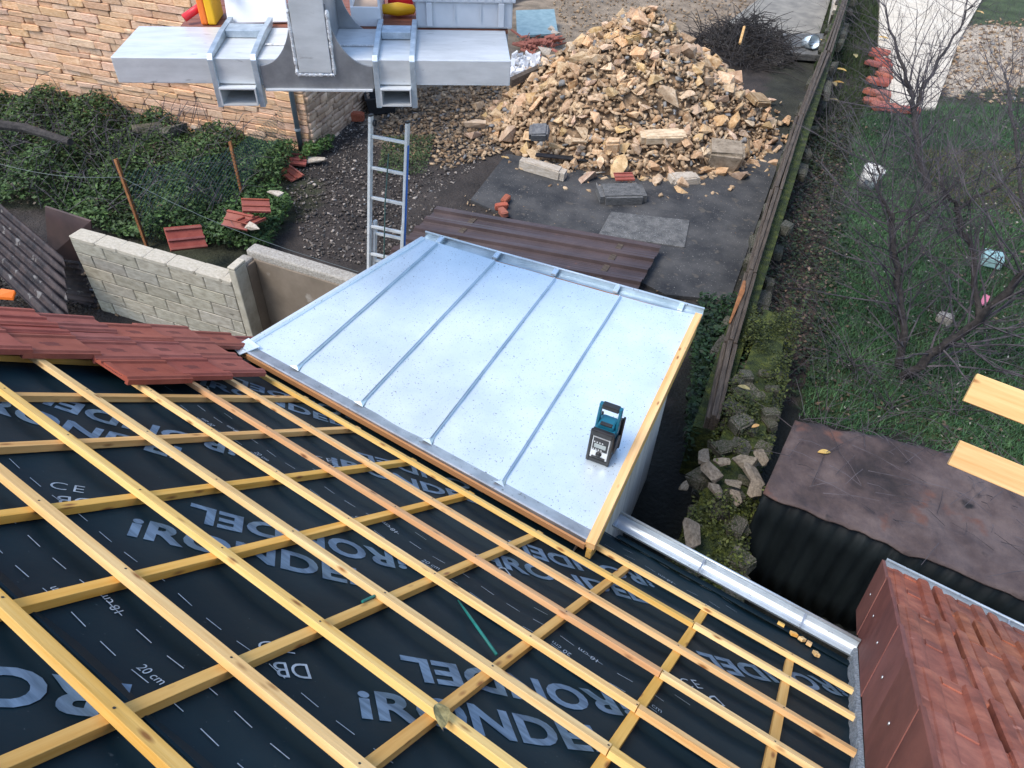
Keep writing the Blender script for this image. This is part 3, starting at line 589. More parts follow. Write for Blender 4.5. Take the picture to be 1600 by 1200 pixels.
# ---- things left on the roof
random.seed(3)
def leafshape(n=9, l=.05, w_=.02):
    pts = []
    for i in range(n): t = i/(n-1); pts.append((l*(t-.5)*2, w_*math.sin(math.pi*t)**.8))
    return pts+[(x, -y) for x, y in pts[-2:0:-1]]
lp = leafshape(9, .062, .028); mb = MB(); n = len(lp)
mb.v = [RM(-.655, 2.03, .010, 2.25, -.12) @ Vector((x, y, .004*math.cos(x*50)+.010*abs(y)/.028)) for x, y in lp]+[RM(-.655, 2.03, .008, 2.25, -.12) @ Vector((x, y, .004*math.cos(x*50)+.010*abs(y)/.028)) for x, y in lp]
mb.f = [tuple(range(n)), tuple(range(n, 2*n))[::-1]]+[(i, i+n, (i+1)%n+n, (i+1)%n) for i in range(n)]
dl = thing('dry_leaf', RP(-.642, 2.045, .01), 'single dry olive-brown leaf lying across a batten', 'leaf')
obj('blade', mb, m_leafd, dl); obj('stalk', MB().tube([RM(-.655,2.03,.01,2.25,-.12) @ Vector((-.06,0,.0)), RM(-.655,2.03,.01,2.25,-.12) @ Vector((-.085,.004,.008))], .0015, 5), m_twig, dl)
def on_mem(px, py, h=HM):
    r = CR @ np.array([px-800, py-600, F]); r = Vector(r); return r*(-(D-h)/(NR.dot(r)))+Vector((0,0,H))
tag(obj('green_tie', MB().tube([on_mem(716,938,HM+.012), on_mem(735,965,HM+.02), on_mem(776,1023,HM+.016)], [.004,.007,.007], 6), m_green, None, True), 'dark green plastic rod lying on the membrane between battens', 'rod')
tag(obj('turquoise_offcut', MB().tube([on_mem(566,940,-.02), on_mem(585,931,-.02)], .006, 6), m_green), 'short turquoise plastic offcut against a counter batten', 'offcut')
for k, (px, py) in enumerate([(1219,978), (1239,993), (1252,1001), (1263,1008), (1274,1024)]):
    tag(obj('wood_offcut', MB().bx(-.022,.022,-.016,.016,0,.022), m_wood, None, bevel=.002, M=Matrix.Translation(on_mem(px, py, HM+.006)) @ RM(0,0,0,.5*k).to_3x3().to_4x4()), ['small wood offcut by the gutter, furthest from the tile verge','second small wood offcut from the left by the gutter','middle one of the small wood offcuts by the gutter','fourth small wood offcut from the left by the gutter','small wood offcut lying nearest the tile verge'][k], 'wood offcut', 'wood offcuts along the eaves')
tag(obj('paper_scrap', MB().prism([on_mem(*q, HM+.006) for q in ((1090,905),(1101,909),(1106,918),(1098,915))], NR*.002), m_white), 'small white paper scrap on the membrane by the gutter', 'paper')

# ================================================================== finished tile roof on the right
nb = thing('neighbouring_roof', (2.3, 1.0, 0), 'higher roof of worn orange-red clay tiles at the lower right', 'roof')
HR = .42
obj('roof_deck', MB().box(RP(XRK+.02, VT, HR-.20), XR*4.0, VR*(6.0-VT), NR*.05), m_edge, nb)
def rtile():
    pr = [(0,0),(0,.012),(.04,.014),(.046,.020),(.075,.024),(.10,.020),(.112,.014),(.205,.014),(.216,.040),(.262,.046),(.278,.042),(.279,-.060),(.316,-.060),(.318,.034),(.330,.042),(.372,.038),(.378,-.008),(.36,-.066),(.20,-.066),(.19,0)]
    mb = MB().prism([(x-.0, 0, z) for x, z in pr], (0, .585, 0))
    mb.bx(.12, .20, .5, .583, .0145, .022)
    return mb.mesh('roof_tile')
rt = rtile(); rt.materials.append(m_tiler)
for r in range(0, 10):
    v1 = 6.02-.545*r
    for k in range(0, 9):
        x = XRK+.02+.36*k-(.18 if r % 2 else 0)
        if x < XRK-.02: x = XRK+.0
        link('roof_tile', rt, None, nb, RM(x, v1-.585, HR-.030+random.uniform(0,.004), random.uniform(-.006,.006), math.radians(2.3)))
for r in range(0, 9):                                   # verge pieces: flank and narrow top strip
    v1 = 5.98-.56*r; dh = .0
    poly = [(-.012, -.40), (-.004, -.40), (-.004, .020), (.012, .026), (.012, .034), (-.012, .034)]
    mb = MB().prism([RP(XRK-.018+x+.004*(r % 2), v1-.58, HR+h-.002) for x, h in poly], VR*.59+NR*.012)
    vp = obj('verge_flashing', mb, m_verge, nb, bevel=.004)
    obj('screw', MB().lathe([(0,.006),(.008,.004),(.009,0)], Matrix.Translation(RP(XRK-.031, v1-.30, HR-.17)) @ Matrix.Rotation(-math.pi/2, 4, 'Y'), 8), m_zdull, vp)
mb = MB(); n = 60
for i in range(n+1):
    v = 2.0+3.35*i/n; wv = .012*random.random()
    mb.v += [RP(XRK-.044-wv, v, HM+.075), RP(XRK-.030, v, HM+.085), RP(XRK-.026, v, HM-.0), RP(XRK-.046-wv, v, HM)]
for i in range(n):
    for k in range(4): mb.f.append((i*4+k, i*4+(k+1)%4, i*4+4+(k+1)%4, i*4+4+k))
mb.f += [(0,1,2,3), (n*4+3, n*4+2, n*4+1, n*4)]
obj('verge_soaker', mb, m_lead, nb)
gutter(XRK+.02, XRK+4.0, 6.13, HR-.035, nb, .085, (1.6, 2.4))
# two board ends standing out over the shed
for k, (a, b_, lab) in enumerate([((1527,585),(1503,625),'upper pale timber board end sticking in from the right'), ((1500,688),(1480,725),'lower pale timber board end sticking in from the right')]):
    p = PD(*a, 3.2); q = PD(*b_, 3.2); ln = (p-q).length
    L_ = 2.4; M = Matrix((XR, NR, VR)).transposed().to_4x4()
    o = obj('timber_board', MB().bx(-L_/2, L_/2, -ln/2, ln/2, -.02, .02), m_board, None, bevel=.003, M=Matrix.Translation((p+q)/2+XR*L_/2) @ M); tag(o, lab, 'board', 'timber boards at the right edge')

# ================================================================== zinc roofed extension
S4, C4 = math.sin(math.radians(4)), math.cos(math.radians(4)); ZN = Vector((0, S4, C4)); ZP0 = Vector((0, 2.448, 2.454))
def ZP(px, py, h=0):
    r = Vector(CR @ np.array([px-800, py-600, F])); o = Vector((0,0,H)); return o+r*(((ZP0+ZN*h-o).dot(ZN))/r.dot(ZN))
near = [ZP(*q) for q in ((378,548),(462,579),(562,635),(669,694),(782,760),(918,846))]
far = [ZP(*q) for q in ((664,374),(686,380),(775,408),(869,435),(971,463),(1086,492))]
zx = thing('zinc_extension', (-2.3, 3.4, 0), 'lean-to extension with a bright standing-seam zinc roof', 'extension')
base = [(near[0]+Vector((0.03,-.1,0))), far[0]+Vector((.06,-.05,0)), far[5]+Vector((-.05,-.05,0)), near[5]+Vector((-.05,-.1,0))]
obj('wall', MB().add([(p.x, p.y, -.1) for p in base]+[(p.x, p.y, p.z-.05) for p in base], [(0,1,5,4),(1,2,6,5),(2,3,7,6),(3,0,4,7)]), m_zwall, zx)
obj('roof_boarding', MB().prism([p-ZN*.035 for p in (near[0], near[5], far[5], far[0])], ZN*.02), m_edge, zx)
for i in range(5):
    a, b_, c, d = near[i], near[i+1], far[i+1], far[i]; mb = MB(); n = 14
    nu = 8
    for r in range(n+1):
        for k in range(nu+1):
            u = k/nu; t = r/n; p = (a.lerp(b_, u)).lerp(d.lerp(c, u), t)
            mb.v.append(p+ZN*(.005*math.sin(u*3.14)*math.sin(t*7+i)+.002*math.sin(t*19+u*6+2*i)))
    for r in range(n):
        for k in range(nu): q = r*(nu+1)+k; mb.f.append((q, q+1, q+nu+2, q+nu+1))
    o = obj('zinc_panel', mb, m_zinc, zx, True)
for i in range(1, 5):
    a, b_ = near[i], far[i]; t = (b_-a).normalized(); sd_ = t.cross(ZN).normalized()
    a2 = a+t*.02
    o = obj('standing_seam', MB().box(a2-sd_*.007, sd_*.014, (b_-a2)-t*.03, ZN*.024), m_zseam, zx, bevel=.003)
    obj('seam_edge', MB().box(a2-sd_*.015+ZN*.019, sd_*.010, (b_-a2)-t*.03, ZN*.008), m_zinc, o)
    u_ = XR
    mb = MB().add([a+t*.10-sd_*.004+ZN*.002, a+t*.10+sd_*.004+ZN*.002, a+t*.02+ZN*.032, a-u_*.045+t*.0+ZN*.012, a+u_*.03+ZN*.012, a-t*.012+ZN*.032-u_*.05], [(0,1,2),(0,2,3),(1,4,2),(2,4,5),(3,2,5)])
    obj('seam_fold', mb, m_zseam, zx)
# upstand along the near edge, turned up against the edge board
mb = MB(); inw = Vector((0, C4, -S4))
mb.prism([near[0]+inw*.09+ZN*.002, near[0]+ZN*.028, near[0]+ZN*.025-inw*.012, near[0]-inw*.012-ZN*.02], near[5]-near[0])
obj('upstand_flashing', mb, m_zdull, zx)
obj('edge_board', MB().bx(-.5, .5, -.5, .5, -.5, .5), m_edge, zx, M=Matrix.Translation((near[0]+near[5])/2-inw*.024-ZN*.012) @ Matrix(((near[5]-near[0]).normalized(), inw, ZN)).transposed().to_4x4() @ Matrix.Diagonal(((near[5]-near[0]).length, .016, .045, 1)))
t = (far[0]-near[0]).normalized(); sd_ = t.cross(ZN).normalized()          # left edge: rolled rim
obj('rolled_edge', MB().box(near[0]-sd_*.045-ZN*.06, sd_*.05, far[0]-near[0], ZN*.085), m_zinc, zx, bevel=.012)
obj('edge_trim', MB().box(near[0]-sd_*.055-ZN*.10, sd_*.012, (far[0]-near[0]), ZN*.10), m_zdull, zx)
t2 = (far[5]-far[0]).normalized(); o2 = Vector((-t2.y, t2.x, 0)).normalized()    # far edge: box gutter with clips
a, b_ = far[0]-t2*.05, far[5]+t2*.06
obj('eaves_gutter', MB().prism([a-ZN*.03, a+o2*.10-ZN*.035, a+o2*.10+ZN*.012, a+o2*.112+ZN*.012, a+o2*.112-ZN*.06, a-ZN*.06], b_-a), m_zseam, zx)
obj('gutter_lip', MB().tube([a+o2*.106+ZN*.015, b_+o2*.106+ZN*.015], .010, 8), m_zinc, zx, True)
for k in range(5):
    p = a.lerp(b_, .06+.215*k); obj('gutter_clip', MB().box(p-ZN*.004, t2*.045, o2*.115, ZN*.02), m_zinc, zx)
a, b_ = near[5]+Vector((.0,-.04,0)), far[5]-t2*.0; t = (b_-a).normalized(); sd_ = t.cross(ZN).normalized()
if sd_.x < 0: sd_ = -sd_
L_ = (b_-a).length-.02
M = Matrix((t, sd_, t.cross(sd_))).transposed().to_4x4()
up_ = 1 if t.cross(sd_).z > 0 else -1
obj('verge_board', MB().bx(-L_/2, L_/2, 0, .062, (-.02 if up_ > 0 else -.035), (.035 if up_ > 0 else .02)), m_wood, zx, bevel=.003, M=Matrix.Translation((a+b_)/2) @ M)
obj('fascia_board', MB().bx(-L_/2, L_/2, .015, .05, *((-.20, -.022) if up_ > 0 else (.022, .20))), m_fascia, zx, bevel=.003, M=Matrix.Translation((a+b_)/2) @ M)
c_ = near[0]-t2*.02; obj('corner_flap', MB().prism([c_+Vector((-.06,-.02,.0)), c_+Vector((.08,-.06,.03)), c_+Vector((.12,.10,.02)), c_+Vector((-.03,.12,.02))], (0,0,.006)), m_zinc, zx)
# ---- the site radio
p0, p1, p2 = ZP(914,718), ZP(949,731), ZP(969,705)
fx = (p1-p0).normalized(); fy = (ZN.cross(fx)).normalized(); rw_ = (p1-p0).length*1.02; rd_ = .215; rh = .285
rb = thing('site_radio', (p0+p1)/2, 'blue and black site radio with carry handle standing on the zinc roof', 'radio')
RMx = Matrix.Translation(p0+ZN*.004) @ Matrix((fx, fy, ZN)).transposed().to_4x4()     # x width, y depth, z up
def rbx(name, par, mat, *b6, bev=.006): return obj(name, MB().bx(*b6).xf(RMx), mat, par, bevel=bev)
W_ = rw_
body = rbx('body', rb, m_teal, .012, W_-.012, .02, rd_-.02, .02, rh-.01, bev=.012)
for x in (0, W_-.022):
    for y in (0, rd_-.024):
        bp_ = rbx('corner_bumper', rb, m_black, x, x+.022, y, y+.024, 0, rh, bev=.007)
rbx('bottom_bumper', rb, m_black, .008, W_-.008, .004, rd_-.004, .0, .035); rbx('top_bumper', rb, m_black, .008, W_-.008, -.004, .036, rh-.045, rh+.006, bev=.01)
fp = rbx('front_panel', rb, m_silver, .02, W_-.02, .006, .02, .036, rh-.048, bev=.005)
rbx('control_panel', fp, m_black, .030, W_-.030, .001, .0055, .115, rh-.060, bev=.002)
rbx('display', fp, m_lcd, .042, W_-.042, -.002, .0008, .143, .18, bev=.001)
for k in range(4):
    for z in (.122, .188): rbx('button', fp, m_silver, .036+k*.0185, .046+k*.0185, -.002, .0008, z, z+.009, bev=.001)
MK = RMx @ Matrix.Translation((W_*.5, .006, .085)) @ Matrix.Rotation(math.pi/2, 4, 'X')
obj('tuning_knob', MB().lathe([(.021,0),(.019,.014),(0,.014)], MK, 18), m_black, fp, True)
rbx('lower_grille', fp, m_black, .035, W_-.035, .001, .0055, .042, .058, bev=.002)
for s, x in ((-1, .003), (1, W_-.003)):
    MS = RMx @ Matrix.Translation((x+s*.006, rd_*.52, .125)) @ Matrix.Rotation(s*math.pi/2, 4, 'Y')
    obj('speaker', MB().lathe([(.068,-.006),(.066,.004),(.05,.002),(.02,-.002),(0,.0)], MS, 24), m_black, rb, True)
hz = rh+.135
for x in (.004, W_-.024): obj('handle_arm', MB().prism([(x, .075, rh-.05), (x, .135, rh-.05), (x, .125, hz), (x, .088, hz)], (.020, 0, 0)).xf(RMx), m_teal, rb, bevel=.005)
rbx('handle_bar', rb, m_teal, .004, W_-.004, .088, .125, hz-.004, hz+.026, bev=.006)
rbx('handle_grip', rb, m_black, .024, W_-.024, .082, .131, hz-.008, hz+.030, bev=.008)
obj('battery_cover', MB().prism([(.026,.05,rh-.012), (W_-.026,.05,rh-.012), (W_-.03,.16,rh-.012), (.03,.16,rh-.012)], (0,0,.042)).xf(RMx), m_teal, rb, bevel=.012)
rbx('cover_latch', rb, m_black, .042, W_-.042, .045, .075, rh+.024, rh+.036, bev=.004)
rbx('rear_roll_bar', rb, m_black, W_-.004, W_+.012, rd_-.03, rd_-.005, .02, rh+.02, bev=.006)

# ================================================================== ladder
lt, lm = PD(608,187,6.75), PD(603,400,7.45); ld = (lt-lm).normalized(); lb = lm-ld*((lm.z)/ld.z)
sx = Vector((math.cos(math.radians(17)), math.sin(math.radians(17)), 0)); sx = (sx-ld*sx.dot(ld)).normalized(); sy = ld.cross(sx).normalized(); LW = .40
la = thing('ladder', lb, 'aluminium extension ladder with a blue stripe standing behind the zinc roof', 'ladder'); LL = (lt-lb).length
def lbox(name, x0, x1, y0, y1, z0, z1, mat, par): return obj(name, MB().box(lb+sx*x0+sy*y0+ld*z0, sx*(x1-x0), sy*(y1-y0), ld*(z1-z0)), mat, par, bevel=.003)
for s in (-1, 1):
    x = s*(LW/2-.014); ra_ = lbox('rail', x-.014, x+.014, -.03, .03, 0, LL, m_alu, la)
    lbox('end_cap', x-.016, x+.016, -.033, .033, LL, LL+.02, m_black, ra_); 
    x2 = s*(LW/2-.047); lbox('inner_rail', x2-.014, x2+.014, .03, .085, 0, LL-1.02, m_alu, la)
    obj('pulley', MB().lathe([(.03,-.01),(.035,0),(.03,.01)], Matrix.Translation(lb+sx*(x2*.9)+ld*(LL-.05)-sy*.02) @ sx.to_track_quat('Z','Y').to_matrix().to_4x4(), 14), m_black, la)
lbox('blue_stripe', LW/2+.0005, LW/2+.003, -.02, .02, .2, LL-.2, pm('blue_label', (.02,.12,.42), rough=.5), la)
k = .18
while k < LL: lbox('rung', -LW/2+.028, LW/2-.028, -.016, .016, LL-k-.014, LL-k+.014, m_alu, la); k += .295
k = 1.15
while k < LL: lbox('rung', -LW/2+.061, LW/2-.061, .04, .07, LL-k-.014, LL-k+.014, m_alu, la); k += .295
tag(obj('green_rope', MB().tube([lb+ld*(LL-.3)+sx*.02-sy*.04, lb+ld*(LL-.8)+sx*.0-sy*.05, lb+ld*(LL-1.5)+sx*.0-sy*.045], .007, 6), m_gwire), 'thin green rope hanging down the ladder', 'rope')

# ================================================================== lifting platform hanging in from the top
ZB = 4.52
bl, br, bk = P(172,89,ZB), P(798,95,ZB), P(187,40,ZB)
bs = (br-bl).normalized(); bt = Vector((bs.y, -bs.x, 0)); BL = (br-bl).length; BW = abs((bk-bl).dot(bt)); BH = .158
print('beam', BL, BW)
pf = thing('lifting_platform', bl+bs*BL/2-Vector((0,0,BH)), 'aluminium lifting platform beam on a post, hanging in from the top of the picture', 'lifting platform')
BM = Matrix.Translation(bl-Vector((0,0,BH))) @ Matrix((bs, -bt, Vector((0,0,1)))).transposed().to_4x4()      # x along, y away, z up
def pbx(name, mat, x0, x1, y0, y1, z0, z1, par=pf, bev=.006): return obj(name, MB().bx(x0,x1,y0,y1,z0,z1), mat, par, bevel=bev, M=BM if par is pf else None)
cb_ = pbx('cross_beam', m_alu, 0, BL, 0, BW, 0, BH, bev=.006)
def sx_at(px, py, z=ZB): return (P(px, py, z)-bl).dot(bs)
pk = []
for (a, b_) in ((330,392), (588,640)):
    x0, x1 = sx_at(a, 92), sx_at(b_, 93)
    mb = MB(); t_ = .022
    for x in (x0-t_, x1):                         # two flat straps bent over the front and top
        mb.prism([(x,-.035,-.135), (x,.04,-.135), (x,.04,-.012), (x,-.006,-.012), (x,-.006,BH+.006), (x,BW+.006,BH+.006), (x,BW+.05,BH+.05), (x,BW*.6,BH+.055), (x,-.012,BH+.03), (x,-.035,BH)], (t_+.012, 0, 0))
    pk.append(obj('clamp_strap', mb, m_galv, pf, bevel=.003, M=BM))
    obj('clamp_bar', MB().bx(x0+.013, x1-.001, BW*.62, BW*.86, BH+.004, BH+.05), m_galv, pf, bevel=.004, M=BM)
    wl, w2 = x0+.013, x1-.001; hz0, hz1 = -.115, -.006; mb = MB(); th_ = .008
    mb.bx(wl, w2, -.06, BW+.2, hz1-th_, hz1); mb.bx(wl, w2, -.06, BW+.2, hz0, hz0+th_); mb.bx(wl, wl+th_, -.06, BW+.2, hz0+th_, hz1-th_); mb.bx(w2-th_, w2, -.06, BW+.2, hz0+th_, hz1-th_)
    mb.bx(wl+th_, w2-th_, BW+.1, BW+.11, hz0+th_, hz1-th_)
    obj('fork_pocket', mb, m_alu, pf, M=BM)
xg0, xg1 = sx_at(404, 92)-.0, sx_at(581, 93); xc0, xc1 = sx_at(466, 92), sx_at(517, 93); zt = BH+.32
def gusset(y0, th):
    n = 12; pts = [(xg0, -.018), (xg1, -.018), (xg1, .09)]
    for i in range(n+1):
        q = i/n*math.pi/2; pts.append((xg1-(xg1-xc1-.01)*math.sin(q), .12+(zt-.12)*(1-math.cos(q))))
    for i in range(n, -1, -1):
        q = i/n*math.pi/2; pts.append((xg0+(xc0-.01-xg0)*math.sin(q), .12+(zt-.12)*(1-math.cos(q))))
    pts.append((xg0, .09)); return MB().prism([(x, y0, z) for x, z in pts], (0, th, 0))
obj('front_gusset', gusset(-.016, .012), m_alug, pf, bevel=.002, M=BM); obj('rear_gusset', gusset(BW+.004, .012), m_alug, pf, bevel=.002, M=BM)
obj('gusset_foot', MB().bx(xg0+.01, xg1-.01, -.03, .02, -.034, -.019), m_alu, pf, bevel=.003, M=BM)
pw = obj('post', MB().bx(xc0, xc1, -.034, -.0165, .085, 3.9), m_alu, pf, bevel=.003, M=BM)
obj('post_core', MB().bx(xc0+.01, xc1-.01, .004, BW-.004, BH+.004, 3.9), m_alug, pf, M=BM)
random.seed(2)
for pts in ([(xc0-.014,.072),(xc0-.014,zt-.03)], [(xc1+.014,.072),(xc1+.014,zt-.03)], [(xc0-.014,.072),(xc1+.014,.072)]):
    n = 22; ps = [Vector((pts[0][0]+(pts[1][0]-pts[0][0])*i/n, -.022, pts[0][1]+(pts[1][1]-pts[0][1])*i/n)) for i in range(n+1)]
    obj('weld_seam', MB().tube(ps, [random.uniform(.008,.015) for _ in ps], 7), m_weld, pf, True, M=BM)
obj('beam_weld', MB().tube([(xg0, BW*.4+.0, BH+.006), (xg1, BW*.4, BH+.006)], .006, 6), m_weld, pf, M=BM)
# deck of brown boards behind the beam
xd0 = sx_at(281, 40); nd = 9
for k in range(nd):
    obj('deck_board', MB().bx(xd0, BL+.02, BW+.02+k*.152, BW+.02+k*.152+.147, BH-.03, BH-.004+.002*(k % 2)), m_ply, pf, bevel=.003, M=BM)
obj('deck_frame', MB().bx(xd0, BL+.02, BW+.01, BW+1.4, BH-.12, BH-.032), m_alug, pf, M=BM)
# crate and loads on the deck
cr = thing('plastic_crate', (BM @ Vector((BL*.88, BW+.3, BH))), 'grey lidded plastic crate standing on the platform deck', 'crate')
cx0, cx1, cy0 = sx_at(648, 51), sx_at(806, 53)-.01, BW+.022
def cbx(name, mat, *b6, par=cr, bev=.006): return obj(name, MB().bx(*b6), mat, par, bevel=bev, M=BM if par is cr else None)
cbx('box', m_crate, cx0+.01, cx1-.01, cy0, cy0+.42, BH, BH+.17, bev=.012); cbx('rim', m_crate, cx0-.008, cx1+.008, cy0-.018, cy0+.44, BH+.171, BH+.195)
cbx('lid', m_crate, cx0+.002, cx1-.002, cy0-.006, cy0+.43, BH+.1955, BH+.30, bev=.015)
for k in range(12): cbx('rim_rib', m_crate, cx0+.03+k*(cx1-cx0-.06)/11-.002, cx0+.03+k*(cx1-cx0-.06)/11+.002, cy0-.024, cy0-.0185, BH+.168, BH+.21, bev=0)
for x in (.12, .84): 
    xx = cx0+(cx1-cx0)*x; cbx('latch', m_crate, xx, xx+.04, cy0-.030, cy0-.001, BH+.02, BH+.17, bev=.004)
for x in (.40, .66):
    xx = cx0+(cx1-cx0)*x; cbx('stiffening_rib', m_crate, xx, xx+.006, cy0-.012, cy0-.001, BH+.05, BH+.17, bev=0)
for x in (.28, .52, .78): xx = cx0+(cx1-cx0)*x; cbx('lid_rib', m_crate, xx, xx+.006, cy0-.012, cy0+.40, BH+.21, BH+.306, bev=0)
def deckbox(name, label, cat, mat, x0, x1, y0, y1, z0, z1, rz=0, rx=0, bev=.006):
    c = Vector(((x0+x1)/2, (y0+y1)/2, BH+z0)); M = BM @ Matrix.Translation(c) @ Matrix.Rotation(rz, 4, 'Z') @ Matrix.Rotation(rx, 4, 'X')
    return tag(obj(name, MB().bx(-(x1-x0)/2, (x1-x0)/2, -(y1-y0)/2, (y1-y0)/2, 0, z1-z0), mat, None, bevel=bev, M=M), label, cat)
xa = sx_at(355, 40)
deckbox('insulation_sheet', 'white insulation panel leaning on the platform left of the post', 'panel', m_white, xa, xa+.40, BW+.06, BW+.10, .0, .55, rz=.12, rx=-.5)
xb = sx_at(548, 48); wb = thing('white_tray', BM @ Vector((xb+.1, BW+.2, BH)), 'white tray with a beige inside standing right of the post', 'tray')
mb = MB().bx(xb, xb+.20, BW+.05, BW+.065, BH, BH+.12); mb.bx(xb, xb+.015, BW+.066, BW+.5, BH, BH+.2); mb.bx(xb+.185, xb+.20, BW+.066, BW+.5, BH, BH+.2); obj('sides', mb, m_white, wb, M=BM)
obj('base', MB().bx(xb+.016, xb+.184, BW+.066, BW+.5, BH+.002, BH+.11), m_beige, wb, M=BM)
xr_ = sx_at(287, 42)
tag(obj('red_tool', MB().tube([BM @ Vector((xr_, BW+.04, BH+.04)), BM @ Vector((xr_+.16, BW+.16, BH+.12))], .025, 8), m_red, None, True), 'bright red hand tool on the left end of the deck', 'tool')
xo = sx_at(314, 40); oy = thing('orange_yellow_case', BM @ Vector((xo, BW+.15, BH)), 'orange and yellow plastic case standing behind the left clamp', 'case')
obj('orange_side', MB().bx(xo, xo+.045, BW+.03, BW+.26, BH, BH+.2), m_orange, oy, bevel=.01, M=BM); obj('yellow_side', MB().bx(xo+.0455, xo+.10, BW+.03, BW+.26, BH, BH+.17), m_yellow, oy, bevel=.01, M=BM)
xk = sx_at(330, 40); ks = thing('black_brush', BM @ Vector((xk+.05, BW+.2, BH+.1)), 'long black brush lying across the deck at the top edge', 'brush')
pA, pB = BM @ Vector((xk+.14, BW+.04, BH+.26)), BM @ Vector((xk-.06, BW+.42, BH+.30)); obj('stock', MB().tube([pA, pB], .022, 6), m_black, ks)
mb = MB()
for i in range(40):
    p = pA.lerp(pB, random.random()); mb.tube([p, p+Vector((random.uniform(-.03,.03), random.uniform(-.03,.03), -.07))], .003, 3, False)
obj('bristles', mb, m_black, ks)
xy = sx_at(606, 45)
tag(obj('yellow_bag', MB().lathe([(0,-.13),(.03,-.11),(.045,0),(.03,.11),(0,.13)], BM @ Matrix.Translation((xy+.06, BW+.26, BH+.05)) @ Matrix.Rotation(math.pi/2, 4, 'Y'), 14), m_yellow, None, True), 'yellow rounded tool pouch on the brown deck boards', 'pouch')
tag(obj('red_case', MB().bx(xy-.02, xy+.16, BW+.42, BW+.6, BH, BH+.16), m_red, None, bevel=.02, M=BM), 'red-orange case at the top edge behind the yellow pouch', 'case')

# ================================================================== stone house at the upper left
SA = math.radians(16.8); fa = Vector((-math.cos(SA), -math.sin(SA), 0)); fb = Vector((-math.sin(SA), math.cos(SA), 0)); SC = Vector((-9.93, 8.48, 0))
sh = thing('stone_house', SC, 'house of coursed golden limestone at the upper left', 'house')
WL, WD, WH = 13.0, 5.2, 4.6
obj('wall_core', MB().box(SC-Vector((0,0,.1))-fa*(-.05)+fb*.05, fa*(WL-.1), fb*(WD-.1), (0,0,WH+.1)), m_joint, sh)
random.seed(11)
wst = [block_stone(200+i, .05, .06, 1) for i in range(14)]
for m in wst: m.materials.append(m_wstone)
stones = []; z = -.05
while z < 4.55:
    hgt = random.uniform(.08, .15) if random.random() < .85 else random.uniform(.15,.2); a = 0
    while a < WL-.1:
        ln = random.uniform(.22, .62) if a > 0 else random.uniform(.4,.7)
        stones.append((a, z, ln, hgt*random.uniform(.92,1.0))); a += ln
    z += hgt
def stone_mat(a, z, ln, hgt):
    c = SC+fa*(a+ln/2)+fb*(.03+random.uniform(-.022,.018))+Vector((0,0,z+hgt/2)); return Matrix.Translation(c) @ Matrix((fa, fb, Vector((0,0,1)))).transposed().to_4x4() @ Matrix.Rotation(random.gauss(0,.02), 4, 'Y') @ Matrix.Diagonal((ln-.008, .13, hgt-.008, 1))
def vis(a, z, ln, hgt):
    x, y = pix(SC+fa*(a+ln/2)+Vector((0,0,z+hgt/2))); return -10 < x < 1610 and -8 < y < 230
sv = sorted(stones, key=lambda s: (not vis(*s), -s[2]*s[3])); rest = []
for i, s in enumerate(sv):
    if i < 300: link('stone', random.choice(wst), None, sh, stone_mat(*s))
    else: rest.append(s)
VV = []; FF = []; CC = []; n = 0
def addst(M):
    global n
    v, f = arr(random.choice(wst)); v4 = np.c_[v, np.ones(len(v))] @ np.array(M).T; VV.append(v4[:,:3]); FF.append(f+n); n += len(v); CC.append(np.tile(np.array((1,1,1))*random.uniform(.7,1.2), (len(v),1)))
for s in rest: addst(stone_mat(*s))
o = link('small_stones', npmesh('small_stones', np.vstack(VV), np.vstack(FF), np.vstack(CC)), pm('limestone_walling_rest', (.60,.335,.185), (.80,.53,.34), scale=6, rough=.9, bump=.5, bscale=25, vcol=True), sh); tag(o, kind='stuff')
VV = []; FF = []; CC = []; n = 0; z = -.05                   # the rougher gable side
while z < 4.5:
    hgt = random.uniform(.05, .13); a = .0
    while a < WD-.1:
        ln = random.uniform(.14, .42); c = SC-fa*(.0+random.uniform(-.025,.02))+fb*(a+ln/2)+Vector((0,0,z+hgt/2))
        addst(Matrix.Translation(c) @ Matrix((fb, fa, Vector((0,0,1)))).transposed().to_4x4() @ Matrix.Rotation(random.gauss(0,.05), 4, 'Y') @ Matrix.Diagonal((ln-.012, .12, hgt-.008, 1))); a += ln
    z += hgt
o = link('side_stones', npmesh('side_stones', np.vstack(VV), np.vstack(FF), np.vstack(CC)), m_sstone, sh); tag(o, 'rough rubble masonry of the gable side', kind='stuff')
obj('roof', MB().prism([SC+Vector((0,0,WH))+fb*-.3-fa*.2, SC+Vector((0,0,WH))+fb*(WD+.3)-fa*.2, SC+Vector((0,0,WH+1.6))+fb*WD/2-fa*.2], fa*(WL+.4)), m_tile, sh)
dp = SC+fa*.16-fb*.10; dpp = obj('downpipe', MB().tube([dp+Vector((0,0,.05)), dp+Vector((0,0,4.4))], .045, 12), m_pipe, sh, True)
for z in (.45, 1.5, 3.0): obj('pipe_collar', MB().lathe([(.047,-.02),(.056,-.02),(.056,.02),(.047,.02)], Matrix.Translation(dp+Vector((0,0,z))), 12), m_galv, dpp)

